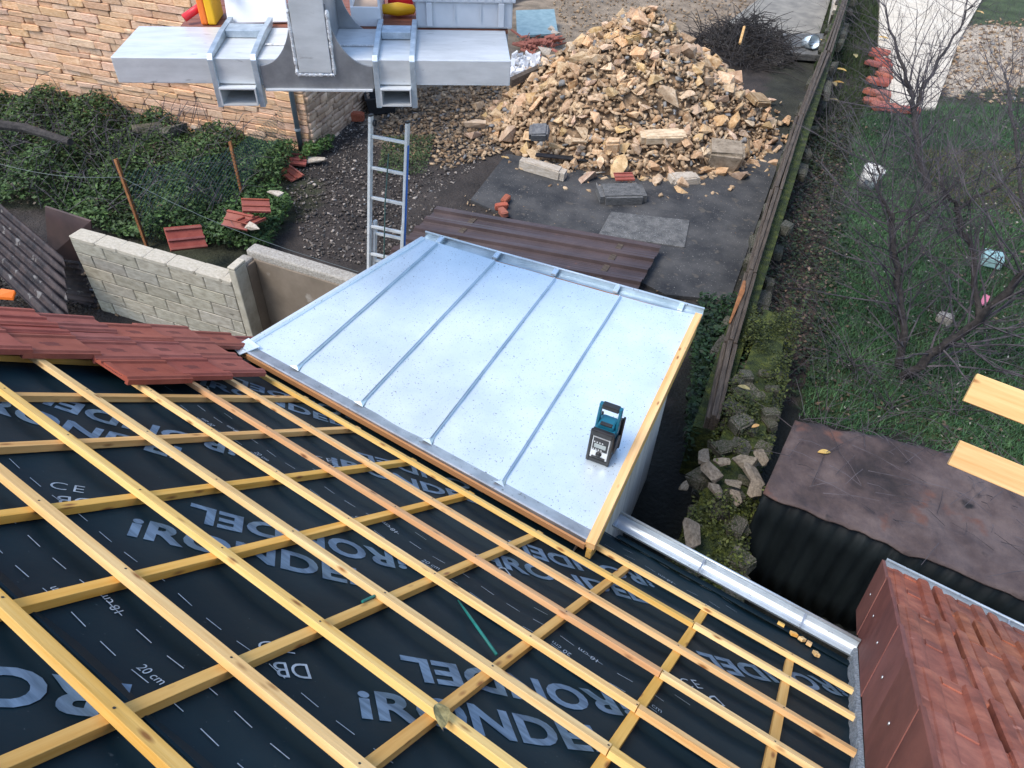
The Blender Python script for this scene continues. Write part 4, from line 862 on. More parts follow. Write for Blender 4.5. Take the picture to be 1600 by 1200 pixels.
# ================================================================== block wall, rendered tank, rusty sheets
z1 = 1.12; wa, wb_ = P(108,371,z1), P(362,443,z1); wd = (wb_-wa); wd.z = 0; WLn = wd.length; wd.normalize(); wn = Vector((-wd.y, wd.x, 0))
bw_ = thing('block_wall', Vector((wa.x, wa.y, 0)), 'stained concrete block wall with a pale mortar top', 'wall')
obj('mortar_core', MB().box(Vector((wa.x, wa.y, -.1))+wd*.006+wn*.006, wd*(WLn-.012), wn*.188, (0,0,z1+.085)), m_mortar, bw_)
bm_ = block_stone(400, .008, .025, 1); bm_.materials.append(m_block)
ch = .187; k = 0
for r in range(6):
    a = -.25 if r % 2 else 0; z = z1-.02-ch*(r+1)
    while a < WLn-.02:
        x0, x1 = max(0, a), min(WLn, a+.5)
        if x1-x0 > .06: link('concrete_block', bm_, None, bw_, Matrix.Translation(Vector((wa.x, wa.y, z+ch/2))+wd*(x0+x1)/2+wn*.098) @ Matrix((wd, wn, Vector((0,0,1)))).transposed().to_4x4() @ Matrix.Diagonal((x1-x0-.012, .203, ch-.012, 1)))
        a += .5
a = 0
while a < WLn-.05:
    l_ = min(random.uniform(.28,.42), WLn-a)
    link('capping_piece', (lambda m: (m.materials.append(m_blocktop), m)[1])(block_stone(500+int(a*100), .02, .05, 1)), None, bw_, Matrix.Translation(Vector((wa.x, wa.y, z1))+wd*(a+l_/2)+wn*.10) @ Matrix((wd, wn, Vector((0,0,1)))).transposed().to_4x4() @ Matrix.Diagonal((l_-.004, .215, .045, 1))); a += l_
e0 = Vector((wb_.x, wb_.y, 0))
zt_ = 1.35; ta, tb = P(398,379,zt_), P(562,428,zt_)
d1 = (tb-ta).normalized(); d2 = Vector((d1.y, -d1.x, 0)); o0 = Vector((ta.x, ta.y, -.1)); l1 = (tb-ta).length+.9
tk = thing('rendered_wall', Vector((ta.x, ta.y, 0)), 'brown rendered wall bay with a pebbly concrete rim beside the zinc roof', 'wall')
obj('back_wall', MB().box(o0, d1*l1, d2*.17, (0,0,zt_+.1)), m_gran, tk, bevel=.02)
obj('side_pier', MB().box(o0+d2*.171-d1*.05, d1*.15, d2*.20, (0,0,zt_+.04)), m_gran, tk, bevel=.03)
obj('render_coat', MB().box(o0+d2*.172+d1*.102, d1*(l1-.25), d2*.02, (0,0,zt_+.01)), m_render, tk, bevel=.008)
obj('pier_coat', MB().box(o0+d2*.194+d1*.102, d1*.03, d2*.15, (0,0,zt_)), m_render, tk, bevel=.01)
obj('red_trim', MB().box(o0+d2*.35+d1*.1025+Vector((0,0,.55)), d1*.012, d2*.02, (0,0,.6)), m_red, tk)
obj('pier_of_blocks', MB().box(e0-Vector((0,0,.1)), wd*max(.1, (ta-wb_).dot(wd)-.055), wn*.2, (0,0,1.42)), m_block, bw_, bevel=.012)
obj('pier_cap', MB().box(e0-wn*.004+Vector((0,0,1.325)), wd*max(.1, (ta-wb_).dot(wd)-.055), wn*.21, (0,0,.03)), m_blocktop, bw_, bevel=.01)
def corrugated(name, p0, ea, eb, waves, amp, mat, label, parent=None, n_per=8, cat='metal sheet', tr=None):
    "p0 corner, ea across the waves, eb along them"
    nrm = ea.cross(eb).normalized(); mb = MB(); n = waves*n_per
    for i in range(n+1):
        t = i/n; ph = 2*math.pi*waves*t
        h = amp*(math.sin(ph) if tr is None else (1 if (ph % (2*math.pi)) > 2*math.pi*tr else 0))
        q = p0+ea*t+nrm*h
        for j in range(5): mb.v.append(q+eb*(j/4)+nrm*random.uniform(-.003,.003))
    for i in range(n):
        for j in range(4): mb.f.append((i*5+j, (i+1)*5+j, (i+1)*5+j+1, i*5+j+1))
    o = obj(name, mb, mat, parent, tr is None); s = o.modifiers.new('s', 'SOLIDIFY'); s.thickness = .004
    if parent is None: tag(o, label, cat)
    return o
random.seed(14)
q0, q1, q2 = P(-40,300,1.0), P(104,402,.95), P(-40,372,1.25)
corrugated('corrugated_sheet', P(-30,292,.75), P(-40,392,.8)-P(-30,292,.75), (P(100,402,.85)-P(-30,292,.75)), 7, .03, m_rust, 'rusty corrugated sheet sloping down at the left edge above the block wall')
b0, b1 = P(152,482,0), P(28,462,0); corrugated('corrugated_sheet', b0+Vector((0,0,.0)), Vector((0,0,.72)), b1-b0, 8, .02, m_rust, 'low rusty corrugated fence sheet joining the left end of the block wall')
tag(obj('rusty_plate', MB().prism([P(76,402,.1), P(152,412,.1), P(141,346,.85), P(70,323,.85)], (.0,.02,.01)), pm('plain_rust', (.05,.032,.03), (.085,.05,.045), scale=3, rough=.6, metal=.2)), 'flat dark rusty plate standing behind the block wall end', 'metal plate')
tag(obj('orange_scrap', MB().prism([P(-6,468,.2), P(22,470,.2), P(26,458,.3), P(4,455,.3)], (0,0,.05)), m_orange, bevel=.01), 'orange plastic scrap behind the roof tiles at the left edge', 'plastic scrap')
tag(obj('white_pipe_piece', MB().tube([P(2,428,.1), P(26,404,.25)], .06, 10), m_bucket, None, True), 'short white pipe piece in front of the rusty sheets', 'pipe')
rp = [P(x, y, .7) for x, y in ((-60,188),(40,200),(110,222))]
tag(obj('old_timber', MB().tube(rp, [.09,.08,.06], 8), m_tree), 'dark rotten timber lying in the brambles', 'timber')
# rusty posts, wires and netting
posts = []
for px, h, lean, lab in (((228,386), 1.40, (.02,0), 'nearer rusty angle-iron fence post behind the block wall'), ((379,312), .96, (-.05,.05), 'further rusty angle-iron fence post below the stone house')):
    b = P(*px); t = b+Vector((lean[0], lean[1], h)); posts.append((b, t)); mb = MB(); mb.box(b-Vector((.03,0,.1)), (.06,0,0), (0,.012,0), t-b+Vector((0,0,.1))); mb.box(b-Vector((.03,-.0121,.1)), (.012,0,0), (0,.048,0), t-b+Vector((0,0,.1)))
    tag(obj('fence_post', mb, m_rustp), lab, 'post', 'rusty fence posts')
cpt = SC-fb*.12+fa*.4
def netting(name, A, B, ha, hb, label):
    L_ = (B-A).length; n = int(L_/.075); mb = MB()
    for i in range(-14, n+1):
        for s in (1, -1):
            pts = []
            for j in range(15):
                t = (i+(j if s > 0 else 14-j))/n
                if 0 <= t <= 1: pts.append(A.lerp(B, t)+Vector((0,0,(ha*(1-t)+hb*t)*j/14))+Vector((0,.004*s,0)))
            if len(pts) > 1: mb.tube(pts, .0034, 3, False)
    tag(obj(name, mb, m_gwire), label, 'netting', kind='stuff')
netting('wire_netting', posts[0][0], posts[1][0], 1.2, .85, 'green diamond wire netting strung between the rusty posts')
netting('wire_netting', posts[1][0], cpt, .85, .8, 'green diamond wire netting from the further post to the house corner')
for k, (pa, pb, lab) in enumerate([(P(-40,245,1.1), posts[0][1]-Vector((0,0,.25)), 'slack fence wire running left from the nearer rusty post'), (posts[0][1]-Vector((0,0,.25)), P(560,425,1.42), 'fence wire running right from the nearer rusty post to the tank'), (posts[1][1]-Vector((0,0,.05)), posts[0][0]+Vector((.1,.1,.35)), 'slanting brace wire between the two rusty posts')]):
    mid = [(pa.lerp(pb, t)-Vector((0,0,.12*math.sin(math.pi*t)))) for t in np.linspace(0,1,9)]
    tag(obj('fence_wire', MB().tube(mid, .003, 4), m_wire), lab, 'wire')

# ================================================================== brown ribbed sheets
s0, s1, s3 = P(683,322,.22), P(1034,383,.22), P(985,470,.22)
ea = (s3-s1); eb = (s0-s1)
o = corrugated('ribbed_roofing_sheet', s1, ea*1.25, eb, 6, .045, m_brown, 'stack of brown ribbed steel roofing sheets lying behind the zinc roof', tr=.3, n_per=20)
for t in (.15, .8): tag(obj('timber_bearer', MB().box(s1+eb*t-Vector((0,0,.2)), ea*1.2, eb.normalized()*.09, (0,0,.17)), m_bark), 'timber bearer under the %s end of the brown sheets' % ('right' if t < .5 else 'left'), 'timber')

# ================================================================== garden wall on the right with old timber capping
zf = .85; fpts = [(1332,-30),(1290,85),(1250,185),(1212,300),(1172,430),(1140,540),(1112,660)]
fw = [P(x, y, zf) for x, y in fpts]
gw = thing('garden_wall', Vector((fw[3].x, fw[3].y, 0)), 'long mossy garden wall capped with weathered timbers, running away on the right', 'wall')
wdir = (fw[0]-fw[-1]); wdir.z = 0; wdir.normalize(); wnn = Vector((wdir.y, -wdir.x, 0))
obj('wall_core', MB().box(Vector((fw[-1].x, fw[-1].y, -.1))-wnn*.17, wdir*((fw[0]-fw[-1]).length+1), wnn*.26, (0,0,zf-.02)), m_moss, gw)
random.seed(31)
for i in range(len(fw)-1):
    a, b_ = fw[i], fw[i+1]; L_ = (a-b_).length-.03; t = (b_-a).normalized(); sd_ = Vector((t.y, -t.x, 0)); M = Matrix((t, sd_, t.cross(sd_))).transposed().to_4x4()
    for j, (y0, y1, dz) in enumerate(((-.075,-.026,.02), (-.024,.028,.05), (.030,.075,.0))):
        obj('capping_timber', MB().bx(-L_/2, L_/2, y0, y1, -.14 if t.cross(sd_).z > 0 else -.04-dz, (.04+dz) if t.cross(sd_).z > 0 else .14), m_bark, gw, bevel=.008, M=Matrix.Translation((a+b_)/2) @ M @ Matrix.Rotation(random.uniform(-.012,.012), 4, 'Z'))
br_ = P(1152,470,zf+.08); 
obj('broken_end', MB().tube([P(1163,440,zf+.1), P(1160,455,zf+.12), P(1140,505,zf+.06)], [.02,.035,.012], 6), m_rustp, gw)
wst2 = [block_stone(600+i, .14) for i in range(8)]
for m in wst2: m.materials.append(m_mstone)
for i in range(90):                                   # loose mossy stones of the wall's near side
    t = random.random()**1.2; p = fw[-1].lerp(fw[0], t); s = random.uniform(.14,.30)
    side = -1 if random.random() < .65 else 1
    c = Vector((p.x, p.y, random.uniform(.1, zf-.12)))+wnn*side*.17
    link('wall_stone', random.choice(wst2), None, gw, Matrix.Translation(c) @ Matrix.Rotation(math.atan2(wdir.y, wdir.x)+random.gauss(0,.1), 4, 'Z') @ Matrix.Rotation(random.gauss(0,.12), 4, 'Y') @ Matrix.Diagonal((s*1.3, .14, s*.7, 1)))

# ================================================================== ruined mossy wall in the gap and the shed
rw0, rw1 = P(1215,470,.5), P(1110,905,.9)
rn = thing('ruined_wall', P(1130,760,0), 'broken moss-covered stone wall end in the dark gap beside the shed', 'wall')
random.seed(8)
def rline(t): return P(1210,500,.7).lerp(P(1105,900,1.0), t)
for i in range(260):
    t = random.random(); p = rline(t); s = random.uniform(.10,.24); w_ = .15+.17*t
    z = random.uniform(.05, .88 if t > .25 else .6)
    c = Vector((p.x+random.uniform(-w_, w_), p.y+random.uniform(-.05,.05), z))
    link('wall_stone', random.choice(wst2), None, rn, Matrix.Translation(c) @ Matrix.Rotation(random.uniform(0,3.1), 4, 'Z') @ Matrix.Rotation(random.gauss(0,.25), 4, 'X') @ Matrix.Diagonal((s, s*.8, s*.6, 1)))
pstone = [hull_stone(700+i, (1,.8,.55), 16) for i in range(5)]
for m in pstone: m.materials.append(m_pale if False else pm('bare_wall_stone', (.12,.095,.068), (.28,.23,.17), scale=7, rough=.92, bump=.6, bscale=25, rand=.12))
for px, s in (((1110,735),.30), ((1128,722),.20), ((1165,722),.30), ((1178,745),.34), ((1100,712),.24), ((1180,765),.28), ((1120,765),.22), ((1150,778),.2), ((1190,715),.22), ((1070,760),.16), ((1145,755),.18), ((1080,835),.34)):
    s *= .75; p = P(*px, .98); link('top_stone', random.choice(pstone), None, rn, Matrix.Translation(p) @ Matrix.Rotation(random.uniform(0,3), 4, 'Z') @ Matrix.Rotation(random.gauss(0,.2), 4, 'X') @ Matrix.Diagonal((s*1.15, s*.8, s*.5, 1)))
obj('rubble_core', MB().prism([rline(0)+Vector((-.15,0,-.75)), rline(1)+Vector((-.26,0,-1.05)), rline(1)+Vector((.26,0,-1.05)), rline(0)+Vector((.15,0,-.75))], (0,0,.85)), m_moss, rn)
zs = 1.35
sr = [P(1192,772,zs), P(1243,655,zs+.12), P(1640,742,zs+.12), P(1640,952,zs)]
k1 = (sr[2]-sr[1]).normalized(); k2 = (sr[3]-sr[0]).normalized(); ex_ = 1.4
sr[2] = sr[2]+k1*ex_; sr[3] = sr[3]+k2*ex_
shd = thing('old_shed', Vector((sr[0].x, sr[0].y, 0)), 'low shed with a flat torn reddish-grey felt roof and dark corrugated side', 'shed')
mb = MB(); n1, n2 = 60, 24; random.seed(4)
for i in range(n1+1):
    for j in range(n2+1):
        u, t = i/n1, j/n2; p = sr[0].lerp(sr[3], u).lerp(sr[1].lerp(sr[2], u), t)
        e = .05*noise.noise(Vector((p.x*3, p.y*3, 0)))+.03*noise.noise(Vector((p.x*9, p.y*9, 5)))
        if j in (0, n2): p += (sr[1]-sr[0]).normalized()*.04*noise.noise(Vector((p.x*6, 3, j)))
        mb.v.append(p+Vector((0,0,e*.6)))
for i in range(n1):
    for j in range(n2): q = i*(n2+1)+j; mb.f.append((q, q+n2+1, q+n2+2, q+1))
o = obj('felt_roof', mb, m_felt, shd, True); so = o.modifiers.new('s', 'SOLIDIFY'); so.thickness = .02
sb_ = [p-Vector((0,0,.06)) for p in sr]; inn = (sr[0]+sr[2])/2
corrugated('corrugated_wall', Vector((sr[0].x, sr[0].y+.06, 0)), Vector((sr[3].x-sr[0].x, sr[3].y-sr[0].y, 0)), Vector((0,0,zs-.04)), 26, .014, m_dark, '', shd)
obj('side_wall', MB().box(Vector((sr[0].x+.03, sr[0].y+.1, 0)), Vector((sr[1].x-sr[0].x, sr[1].y-sr[0].y-.12, 0)), (.03,0,0), (0,0,zs-.03)), m_dark, shd)
obj('back_wall', MB().box(Vector((sr[1].x+.08, sr[1].y-.08, 0)), Vector((sr[2].x-sr[1].x, sr[2].y-sr[1].y, 0)), (0,-.03,0), (0,0,zs+.04)), m_dark, shd)
tw = MB(); random.seed(77)
for i in range(150):
    u, t = random.random(), 1-random.random()**1.6*.9
    p = sr[0].lerp(sr[3], u).lerp(sr[1].lerp(sr[2], u), t)+Vector((0,0,.06)); a = random.uniform(0,6.28); l_ = random.uniform(.08,.5); q = p+Vector((math.cos(a)*l_, math.sin(a)*l_, random.uniform(.0,.05)))
    tw.tube([p, p.lerp(q,.5)+Vector((0,0,.02)), q], [.004,.003,.002], 3, False)
tag(obj('fallen_twigs', tw, m_twig), 'thin fallen twigs lying on the shed roof', 'twigs', kind='stuff')
def small_leaf(px, z, mat, label, s=.05, rot=0.0):
    pts = leafshape(8, s, s*.42); mb = MB(); n = len(pts); c = P(*px, z)
    mb.v = [c+Vector((x*math.cos(rot)-y*math.sin(rot), x*math.sin(rot)+y*math.cos(rot), .012+abs(y)*.5)) for x, y in pts]+[c+Vector((x*math.cos(rot)-y*math.sin(rot), x*math.sin(rot)+y*math.cos(rot), .009+abs(y)*.5)) for x, y in pts]
    mb.f = [tuple(range(n)), tuple(range(n, 2*n))[::-1]]+[(i, i+n, (i+1)%n+n, (i+1)%n) for i in range(n)]
    return tag(obj('fallen_leaf', mb, mat), label, 'leaf')
small_leaf((1287,708), zs+.09, m_leafy, 'yellow leaf lying on the shed roof', .06, .6)
small_leaf((1162,607), .9, m_leafd, 'tan dead leaf on the mossy wall', .07, .2); small_leaf((1180,667), .95, m_leafy, 'yellow-green leaf on the ruined wall', .05, 1)

# ================================================================== garden things
bk_ = thing('white_bucket', P(1352,290), 'white plastic bucket standing in the grass', 'bucket'); MBk = Matrix.Translation(P(1352,291)) @ Matrix.Rotation(.12, 4, 'Y')
obj('shell', MB().lathe([(0,0),(.15,0),(.175,.36),(.165,.36),(.142,.02),(0,.02)], MBk, 28), m_bucket, bk_, True)
obj('rim', MB().lathe([(.174,.34),(.186,.34),(.186,.365),(.172,.365)], MBk, 28), m_bucket, bk_, True)
obj('lid', MB().lathe([(0,.335),(.165,.335),(.165,.34),(0,.342)], MBk, 28), pm('bucket_lid', (.58,.55,.47), (.7,.67,.6), scale=6, rough=.5), bk_)
obj('label_sticker', MB().box(MBk @ Vector((-.045,-.166,.10)), (.07,.0,.0), (.0,.0,.09), (0,-.004,0)), m_pipe, bk_)
obj('handle', MB().tube([MBk @ Vector((.18*math.cos(a), .18*math.sin(a)*1.0, .30-.10*math.sin(a-math.pi))) for a in np.linspace(math.pi, 2*math.pi, 14)], .004, 5), m_wire, bk_, True)
tag(obj('turquoise_box', MB().box(P(1531,415,.02), (.28,.04,0), (-.04,.3,0), (0,0,.16)), m_turq, bevel=.02), 'pale turquoise plastic box in the grass behind the branches', 'plastic box')
tag(obj('pink_scrap', MB().prism([P(1527,482,.05), P(1542,474,.1), P(1545,466,.15), P(1536,462,.1)], (0,0,.04)), m_pink), 'pink plastic scrap in the grass', 'plastic scrap')
free_stone('garden_stone', (1476,497), (.2,.16,.12), m_pale, 'white stone lying in the grass below the tree', seed=81)
random.seed(6)
ebr = []
for i in range(13):
    for q_ in ((1372-i*.9, 72+i*7.0), (1384-i*.6, 74+i*7.2)):
        if random.random() < .72: ebr.append((q_[0]+random.gauss(0,2), q_[1]+random.gauss(0,1.5)))
n_side = len(ebr)
ebr += [(1372+i*11, 166+i*1.2) for i in range(6)]
em = [block_stone(900+i, .05) for i in range(5)]
for m in em: m.materials.append(m_brick)
for i, px in enumerate(ebr):
    o = link('edging_brick', random.choice(em), None, None, Matrix.Translation(P(*px, .07+random.uniform(0,.04))) @ Matrix.Rotation(.2+random.gauss(0,.3), 4, 'Z') @ Matrix.Rotation(random.gauss(0,.12), 4, 'X') @ Matrix.Diagonal((.36*random.uniform(.7,1.1), .26*random.uniform(.7,1.1), .09, 1))); tag(o, 'red brick edging the left side of the cream garden slab' if i < n_side else 'red brick along the near end of the cream garden slab', 'brick', 'red bricks edging the garden slab' if i < n_side else 'red bricks at the near end of the garden slab')

# ================================================================== plants
def leafcloud(name, polys, n, hfun, c1, c2, size, label, cat='plants', seed=1, tall=1.0, mat=None, patchy=0):
    r = np.random.default_rng(seed); pts = pts_in(polys, n)
    if patchy: pts = pts[fbm(pts[:,0], pts[:,1], patchy, seed)+r.normal(0,.12,len(pts)) > .0]
    m = len(pts)
    z = np.array([hfun(x, y) for x, y in pts])*r.uniform(.1, 1, m)**.6
    ctr = np.c_[pts, z+.01]; d = r.normal(size=(m,3)); d[:,2] = np.abs(d[:,2])*.4; d /= np.linalg.norm(d, axis=1)[:,None]
    up = r.normal(size=(m,3))*.55+[0,0,1]; e = np.cross(d, up); e /= np.linalg.norm(e, axis=1)[:,None]; s = size*r.uniform(.5, 1.35, m)[:,None]
    nn = np.cross(e, d)
    Vv = np.stack([ctr-d*s, ctr+e*s*.55+nn*s*.12, ctr+d*s, ctr-e*s*.55+nn*s*.12], 1).reshape(-1,3); Ff = np.arange(m*4).reshape(-1,4)
    t = r.uniform(0,1,m)[:,None]; cc = np.array(c1)*(1-t)+np.array(c2)*t; cc *= r.uniform(.6,1.25,m)[:,None]
    return tag(link(name, npmesh(name, Vv, Ff, np.repeat(cc, 4, 0)), mat or m_leaf), label, cat, kind='stuff')
def vegh(x, y): return .10+.40*max(0, .5+.5*math.sin(x*1.7+1)*math.cos(y*1.9)+.35*math.sin(x*4.1+y*3))
leafcloud('brambles', gp((-60,150),(60,158),(230,190),(300,215),(420,222),(470,250),(440,300),(400,300),(370,380),(250,385),(140,365),(60,330),(-60,320)), 42000, vegh, (.012,.03,.010), (.085,.15,.04), .036, 'green brambles and ivy growing below the stone house', seed=2)
leafcloud('dry_bramble_leaves', gp((-60,170),(200,190),(400,240),(380,370),(150,350),(-60,320)), 7000, lambda x, y: vegh(x, y)*1.05, (.02,.018,.014), (.13,.095,.06), .026, 'dead brown leaves caught among the brambles', 'leaf litter', seed=21, patchy=1.2)
leafcloud('weeds', gp((240,380),(420,400),(460,330),(430,300),(380,320),(300,380)), 4500, lambda x, y: .25, (.02,.05,.014), (.075,.14,.035), .035, 'weeds growing behind the block wall', seed=3)
leafcloud('weeds', gp((470,262),(520,240),(525,225),(480,235)), 900, lambda x, y: .22, (.03,.07,.02), (.08,.15,.03), .03, 'small weeds at the corner of the stone house', seed=4)
leafcloud('weeds', gp((600,215),(680,215),(665,275),(590,275)), 2200, lambda x, y: .06, (.03,.055,.02), (.085,.12,.04), .022, 'thin weeds on the soil behind the ladder', seed=5)
leafcloud('ivy', gp((1075,520),(1135,520),(1150,600),(1110,740),(1060,740)), 5000, lambda x, y: .7, (.008,.022,.009), (.03,.065,.02), .035, 'dark ivy filling the gap between the extension and the garden wall', seed=6)
leafcloud('moss_cushions', [(p.x-.3, p.y) for p in [rline(0), rline(1)]]+[(p.x+.3, p.y) for p in [rline(1), rline(0)]], 40000, lambda x, y: .92+.16*math.sin(x*9)*math.cos(y*7), (.016,.024,.007), (.085,.10,.018), .018, 'moss growing on the ruined wall', seed=7, patchy=3.5)
random.seed(12); dead = MB()                              # dry stems in the brambles
for p in pts_in(gp((-40,180),(250,200),(400,230),(370,360),(120,350),(-40,310)), 380):
    a = random.uniform(0,6.28); l_ = random.uniform(.3,1.0); b = Vector((p[0], p[1], random.uniform(0,.4))); t = b+Vector((math.cos(a)*l_, math.sin(a)*l_, random.uniform(.1,.6)))
    dead.tube([b, b.lerp(t,.5)+Vector((0,0,random.uniform(.1,.25))), t], [.007,.005,.002], 3, False)
tag(obj('dry_stems', dead, m_twig), 'bare dry bramble stems arching through the greenery', 'stems', kind='stuff')
def grass(name, poly, n, h, c1, c2, label, seed):
    r = np.random.default_rng(seed); p = pts_in(poly, n); p = p[fbm(p[:,0], p[:,1], 2.2, seed)+r.normal(0,.35,len(p)) > -.55]; m = len(p); a = r.uniform(0, 6.28, m); hh_ = h*r.uniform(.4,1.4,m); w_ = .006+.006*r.random(m)
    b = np.c_[p, np.full(m, -.03)]; e = np.c_[np.cos(a), np.sin(a), np.zeros(m)]*w_[:,None]; l_ = np.c_[r.normal(0,.45,m), r.normal(0,.45,m), np.ones(m)]*hh_[:,None]
    Vv = np.stack([b-e, b+e, b+l_], 1).reshape(-1,3); t = np.clip(r.uniform(0,1,m)+.4*fbm(p[:,0], p[:,1], 1.6, seed+5), 0, 1)[:,None]; cc = np.array(c1)*(1-t)+np.array(c2)*t
    return tag(link(name, npmesh(name, Vv, np.arange(m*3).reshape(-1,3), np.repeat(cc, 3, 0)), m_grass), label, 'grass', kind='stuff')
grass('lawn_grass', gp((1350,165),(1640,165),(1640,760),(1250,650),(1290,400),(1310,300)), 110000, .075, (.030,.082,.040), (.105,.20,.085), 'rough garden grass under the bare trees', 1)
grass('lawn_grass', gp((1440,235),(1640,240),(1640,345),(1450,305)), 16000, .08, (.10,.09,.04), (.20,.17,.08), 'dry yellowish patch of garden grass', 2)
grass('verge_grass', gp((1300,-20),(1372,-20),(1370,170),(1345,180),(1300,300),(1240,250)), 14000, .14, (.02,.035,.012), (.06,.085,.03), 'dark tufts of grass along the garden wall', 3)
leafcloud('leaf_litter', gp((1235,200),(1320,180),(1310,420),(1290,560),(1190,620),(1175,520)), 2200, lambda x, y: .08, (.03,.02,.018), (.18,.12,.085), .03, 'brown fallen leaves along the garden wall', 'leaf litter', 8)
leafcloud('creeping_ivy', gp((1230,210),(1330,180),(1320,420),(1290,600),(1180,650),(1165,540)), 6500, lambda x, y: .10, (.010,.020,.012), (.05,.075,.025), .03, 'dark creeping ivy between the garden wall and the grass', seed=9)
random.seed(15)
for k, (px, lab) in enumerate([((1287,65),'upright yellow leaf beside the kerb slab'), ((1314,110),'yellow leaf beside the garden wall, nearest its far end'), ((1303,132),'orange leaf by the wall, left one of a pair'), ((1310,130),'orange leaf by the wall, right one of a pair'), ((1304,158),'olive leaf by the wall below the orange pair'), ((1380,60),'orange leaf at the left edge of the cream slab'), ((1531,20),'orange leaf at the right of the cream slab'), ((1336,88),'pale curled leaf right of the garden wall')]):
    small_leaf(px, .35 if k < 1 else .12, m_leafy if 'olive' not in lab and 'pale' not in lab else m_leafd, lab, .13, random.uniform(0,3))
leafcloud('pale_leaves', gp((1350,180),(1640,180),(1640,740),(1260,640),(1300,330)), 900, lambda x, y: .06, (.10,.09,.06), (.34,.31,.25), .022, 'pale dead leaves scattered over the grass', 'leaf litter', 11)
leafcloud('brown_leaves', gp((1330,200),(1640,200),(1640,740),(1260,640),(1300,330)), 2200, lambda x, y: .04, (.03,.024,.018), (.16,.11,.07), .028, 'brown dead leaves lying in the garden grass', 'leaf litter', 13, patchy=1.4)
leafcloud('dead_leaves', gp((-40,320),(70,400),(160,490),(-40,520)), 2500, lambda x, y: .06, (.012,.011,.010), (.07,.06,.05), .03, 'dark dead leaves on the soil beside the rusty sheets', 'leaf litter', 12)
# bare trees
def grow(mbs, p, d, l, r, depth, rnd, spread=.75):
    n = 4; pts = [p]; q = p; dd = d.copy()
    for i in range(n):
        dd = (dd+Vector((rnd.gauss(0,.13), rnd.gauss(0,.13), rnd.gauss(.03,.10)))).normalized(); q = q+dd*l/n; pts.append(q)
    rr = [r*(1-.45*i/n) for i in range(n+1)]
    mbs[1].tube(pts, rr, 5 if depth >= 3 else 3, False)
    if depth == 0: return
    for k in range(rnd.randint(2, 4)):
        i = rnd.randint(1, n); ax = Vector((rnd.gauss(0,1), rnd.gauss(0,1), rnd.gauss(0,1))).normalized()
        nd = (dd+ax*spread*rnd.uniform(.7,1.3)).normalized(); nd.z = nd.z*.75+.12; nd.normalize()
        grow(mbs, pts[i], nd, l*rnd.uniform(.5,.82), rr[i]*rnd.uniform(.45,.65), depth-1, rnd, spread)
def tree(name, stems, label, seed, depth=3, l=.9, group='bare garden trees'):
    rnd = random.Random(seed); trunk = MB(); limb = MB(); twig = MB(); b0 = P(*stems[0][0][0][:2], stems[0][0][0][2]); t = thing(name, Vector((b0.x, b0.y, 0)), label, 'tree', group)
    for nodes, r0, r1 in stems:
        pts = [P(*q) for q in nodes]; fine = []
        for a, b in zip(pts[:-1], pts[1:]): fine += [a.lerp(b, k/4) for k in range(4)]
        fine.append(pts[-1]); m = len(fine); rr = [.72*(r0+(r1-r0)*i/(m-1)) for i in range(m)]
        fine = [fine[0]]+[f+Vector((rnd.gauss(0,.02), rnd.gauss(0,.02), rnd.gauss(0,.02))) for f in fine[1:]]
        trunk.tube(fine, rr, 8)
        for i in range(2, m):
            for k in range(rnd.choice((2,3)) if i < m-1 else 5):
                d = (fine[i]-fine[i-1]).normalized()*.7+Vector((rnd.gauss(0,.6), rnd.gauss(0,.6), rnd.gauss(.1,.35))); d.normalize()
                grow((limb, twig), fine[i], d, l*rnd.uniform(.8,1.9), max(rr[i]*.26, .0055), depth-rnd.choice((0,0,1)), rnd, .95)
    obj('trunk', trunk, m_tree, t, True); 
    
    o = obj('crown', twig, m_twig, t); return t
tree('bare_tree', [([(1452,300,0),(1436,240,.5),(1428,180,1.0),(1424,140,1.35)],.085,.06), ([(1424,140,1.35),(1398,80,1.8),(1382,10,2.3)],.05,.02), ([(1428,170,1.1),(1446,130,1.5),(1490,55,2.0),(1520,10,2.4)],.05,.018)], 'bare tree forking in front of the cream slab', 41, 3, .8)
tree('bare_tree', [([(1404,575,0),(1412,520,.45),(1404,440,1.0),(1396,370,1.5),(1392,335,1.7)],.07,.045), ([(1396,360,1.55),(1378,310,1.9),(1360,240,2.3)],.03,.012), ([(1400,400,1.3),(1440,350,1.7),(1480,300,2.1)],.03,.012)], 'bare tree with an upright dark trunk in the middle of the grass', 42, 3, .75)
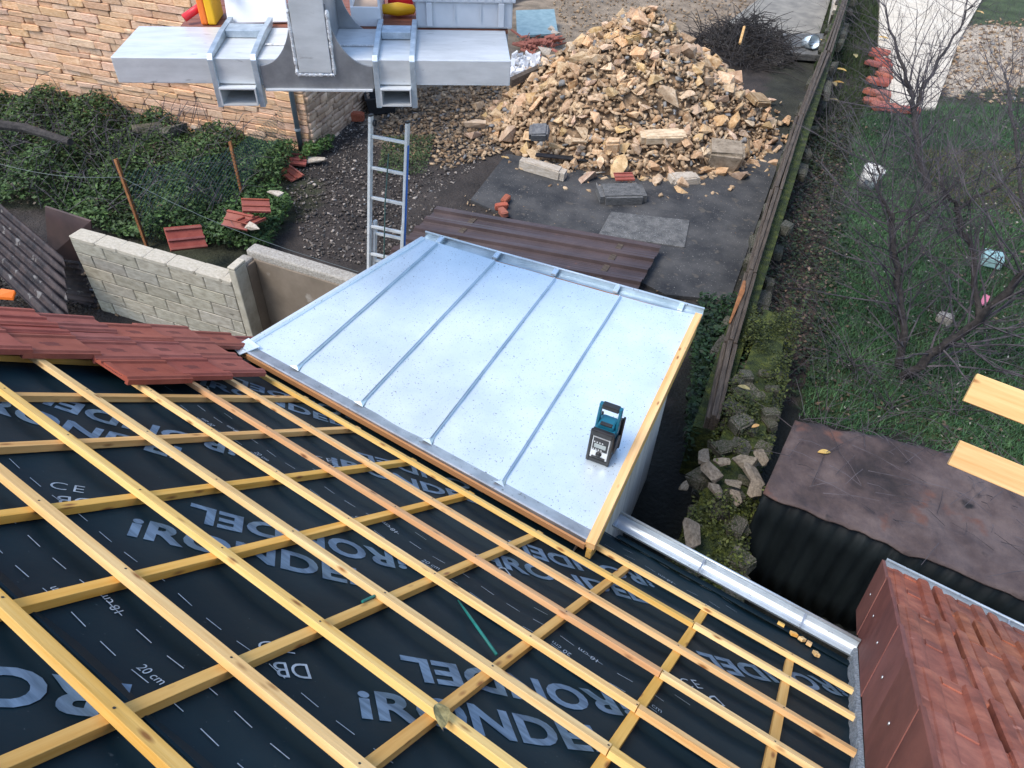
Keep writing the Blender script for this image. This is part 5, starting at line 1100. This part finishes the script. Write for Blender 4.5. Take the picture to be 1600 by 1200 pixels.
tree('bare_tree', [([(1408,590,0),(1470,545,.5),(1530,500,1.0),(1590,440,1.6),(1640,390,2.0)],.085,.05), ([(1530,500,1.0),(1515,400,1.5),(1490,320,1.9),(1465,285,2.1)],.055,.025), ([(1490,330,1.85),(1560,290,2.2),(1610,240,2.5)],.03,.012)], 'large bare tree leaning to the right with thick dark limbs', 43, 3, .85)
tree('bare_tree', [([(1640,480,0),(1600,330,1.2),(1585,200,2.0),(1570,110,2.5)],.05,.02)], 'bare tree at the right edge with fine twigs', 44, 3, .8)
# arching shoots from the wall side
def shrub(base, n, l, label, seed, r=.005, hz=.0):
    rnd = random.Random(seed); mb = MB(); b = P(*base, hz); t = thing('bare_shrub', b, label, 'shrub', 'leafless shrubs')
    for i in range(n):
        a = rnd.uniform(0,6.28); s = rnd.uniform(.5,1)*l; d = Vector((math.cos(a)*.7, math.sin(a)*.7, rnd.uniform(.35,1.3))).normalized()
        pts = [b+Vector((rnd.gauss(0,.08), rnd.gauss(0,.08), 0))]
        for k in range(6): d = (d+Vector((rnd.gauss(0,.1), rnd.gauss(0,.1), -.10))).normalized(); pts.append(pts[-1]+d*s/6)
        mb.tube(pts, [r*(1-.13*k) for k in range(7)], 4, False)
        for k in range(5):
            q = rnd.choice(pts[2:]); e = q+(d+Vector((rnd.gauss(0,.7), rnd.gauss(0,.7), rnd.gauss(.2,.4)))).normalized()*rnd.uniform(.15,.5); mb.tube([q, q.lerp(e,.5)+Vector((0,0,.02)), e], [r*.5, r*.4, r*.2], 3, False)
    obj('stems', mb, m_twig, t)
shrub((1330,575), 23, 1.7, 'leafless shrub arching over the ruined wall', 1, .006); shrub((1290,690), 15, 1.3, 'leafless shrub behind the left corner of the shed', 2)
shrub((1395,640), 17, 1.5, 'leafless shrub behind the middle of the shed', 3); shrub((1310,330), 17, 1.6, 'leafless shrub on the litter beside the garden wall', 4)
shrub((1480,640), 15, 1.4, 'leafless shrub behind the shed nearest the timber boards', 5); shrub((1560,560), 15, 1.5, 'leafless shrub in the grass above the upper timber board', 6)
shrub((1290,190), 13, 1.5, 'leafless shrub at the far part of the garden wall', 7); shrub((1560,190), 17, 1.7, 'leafless shrub in front of the beige gravel', 8)
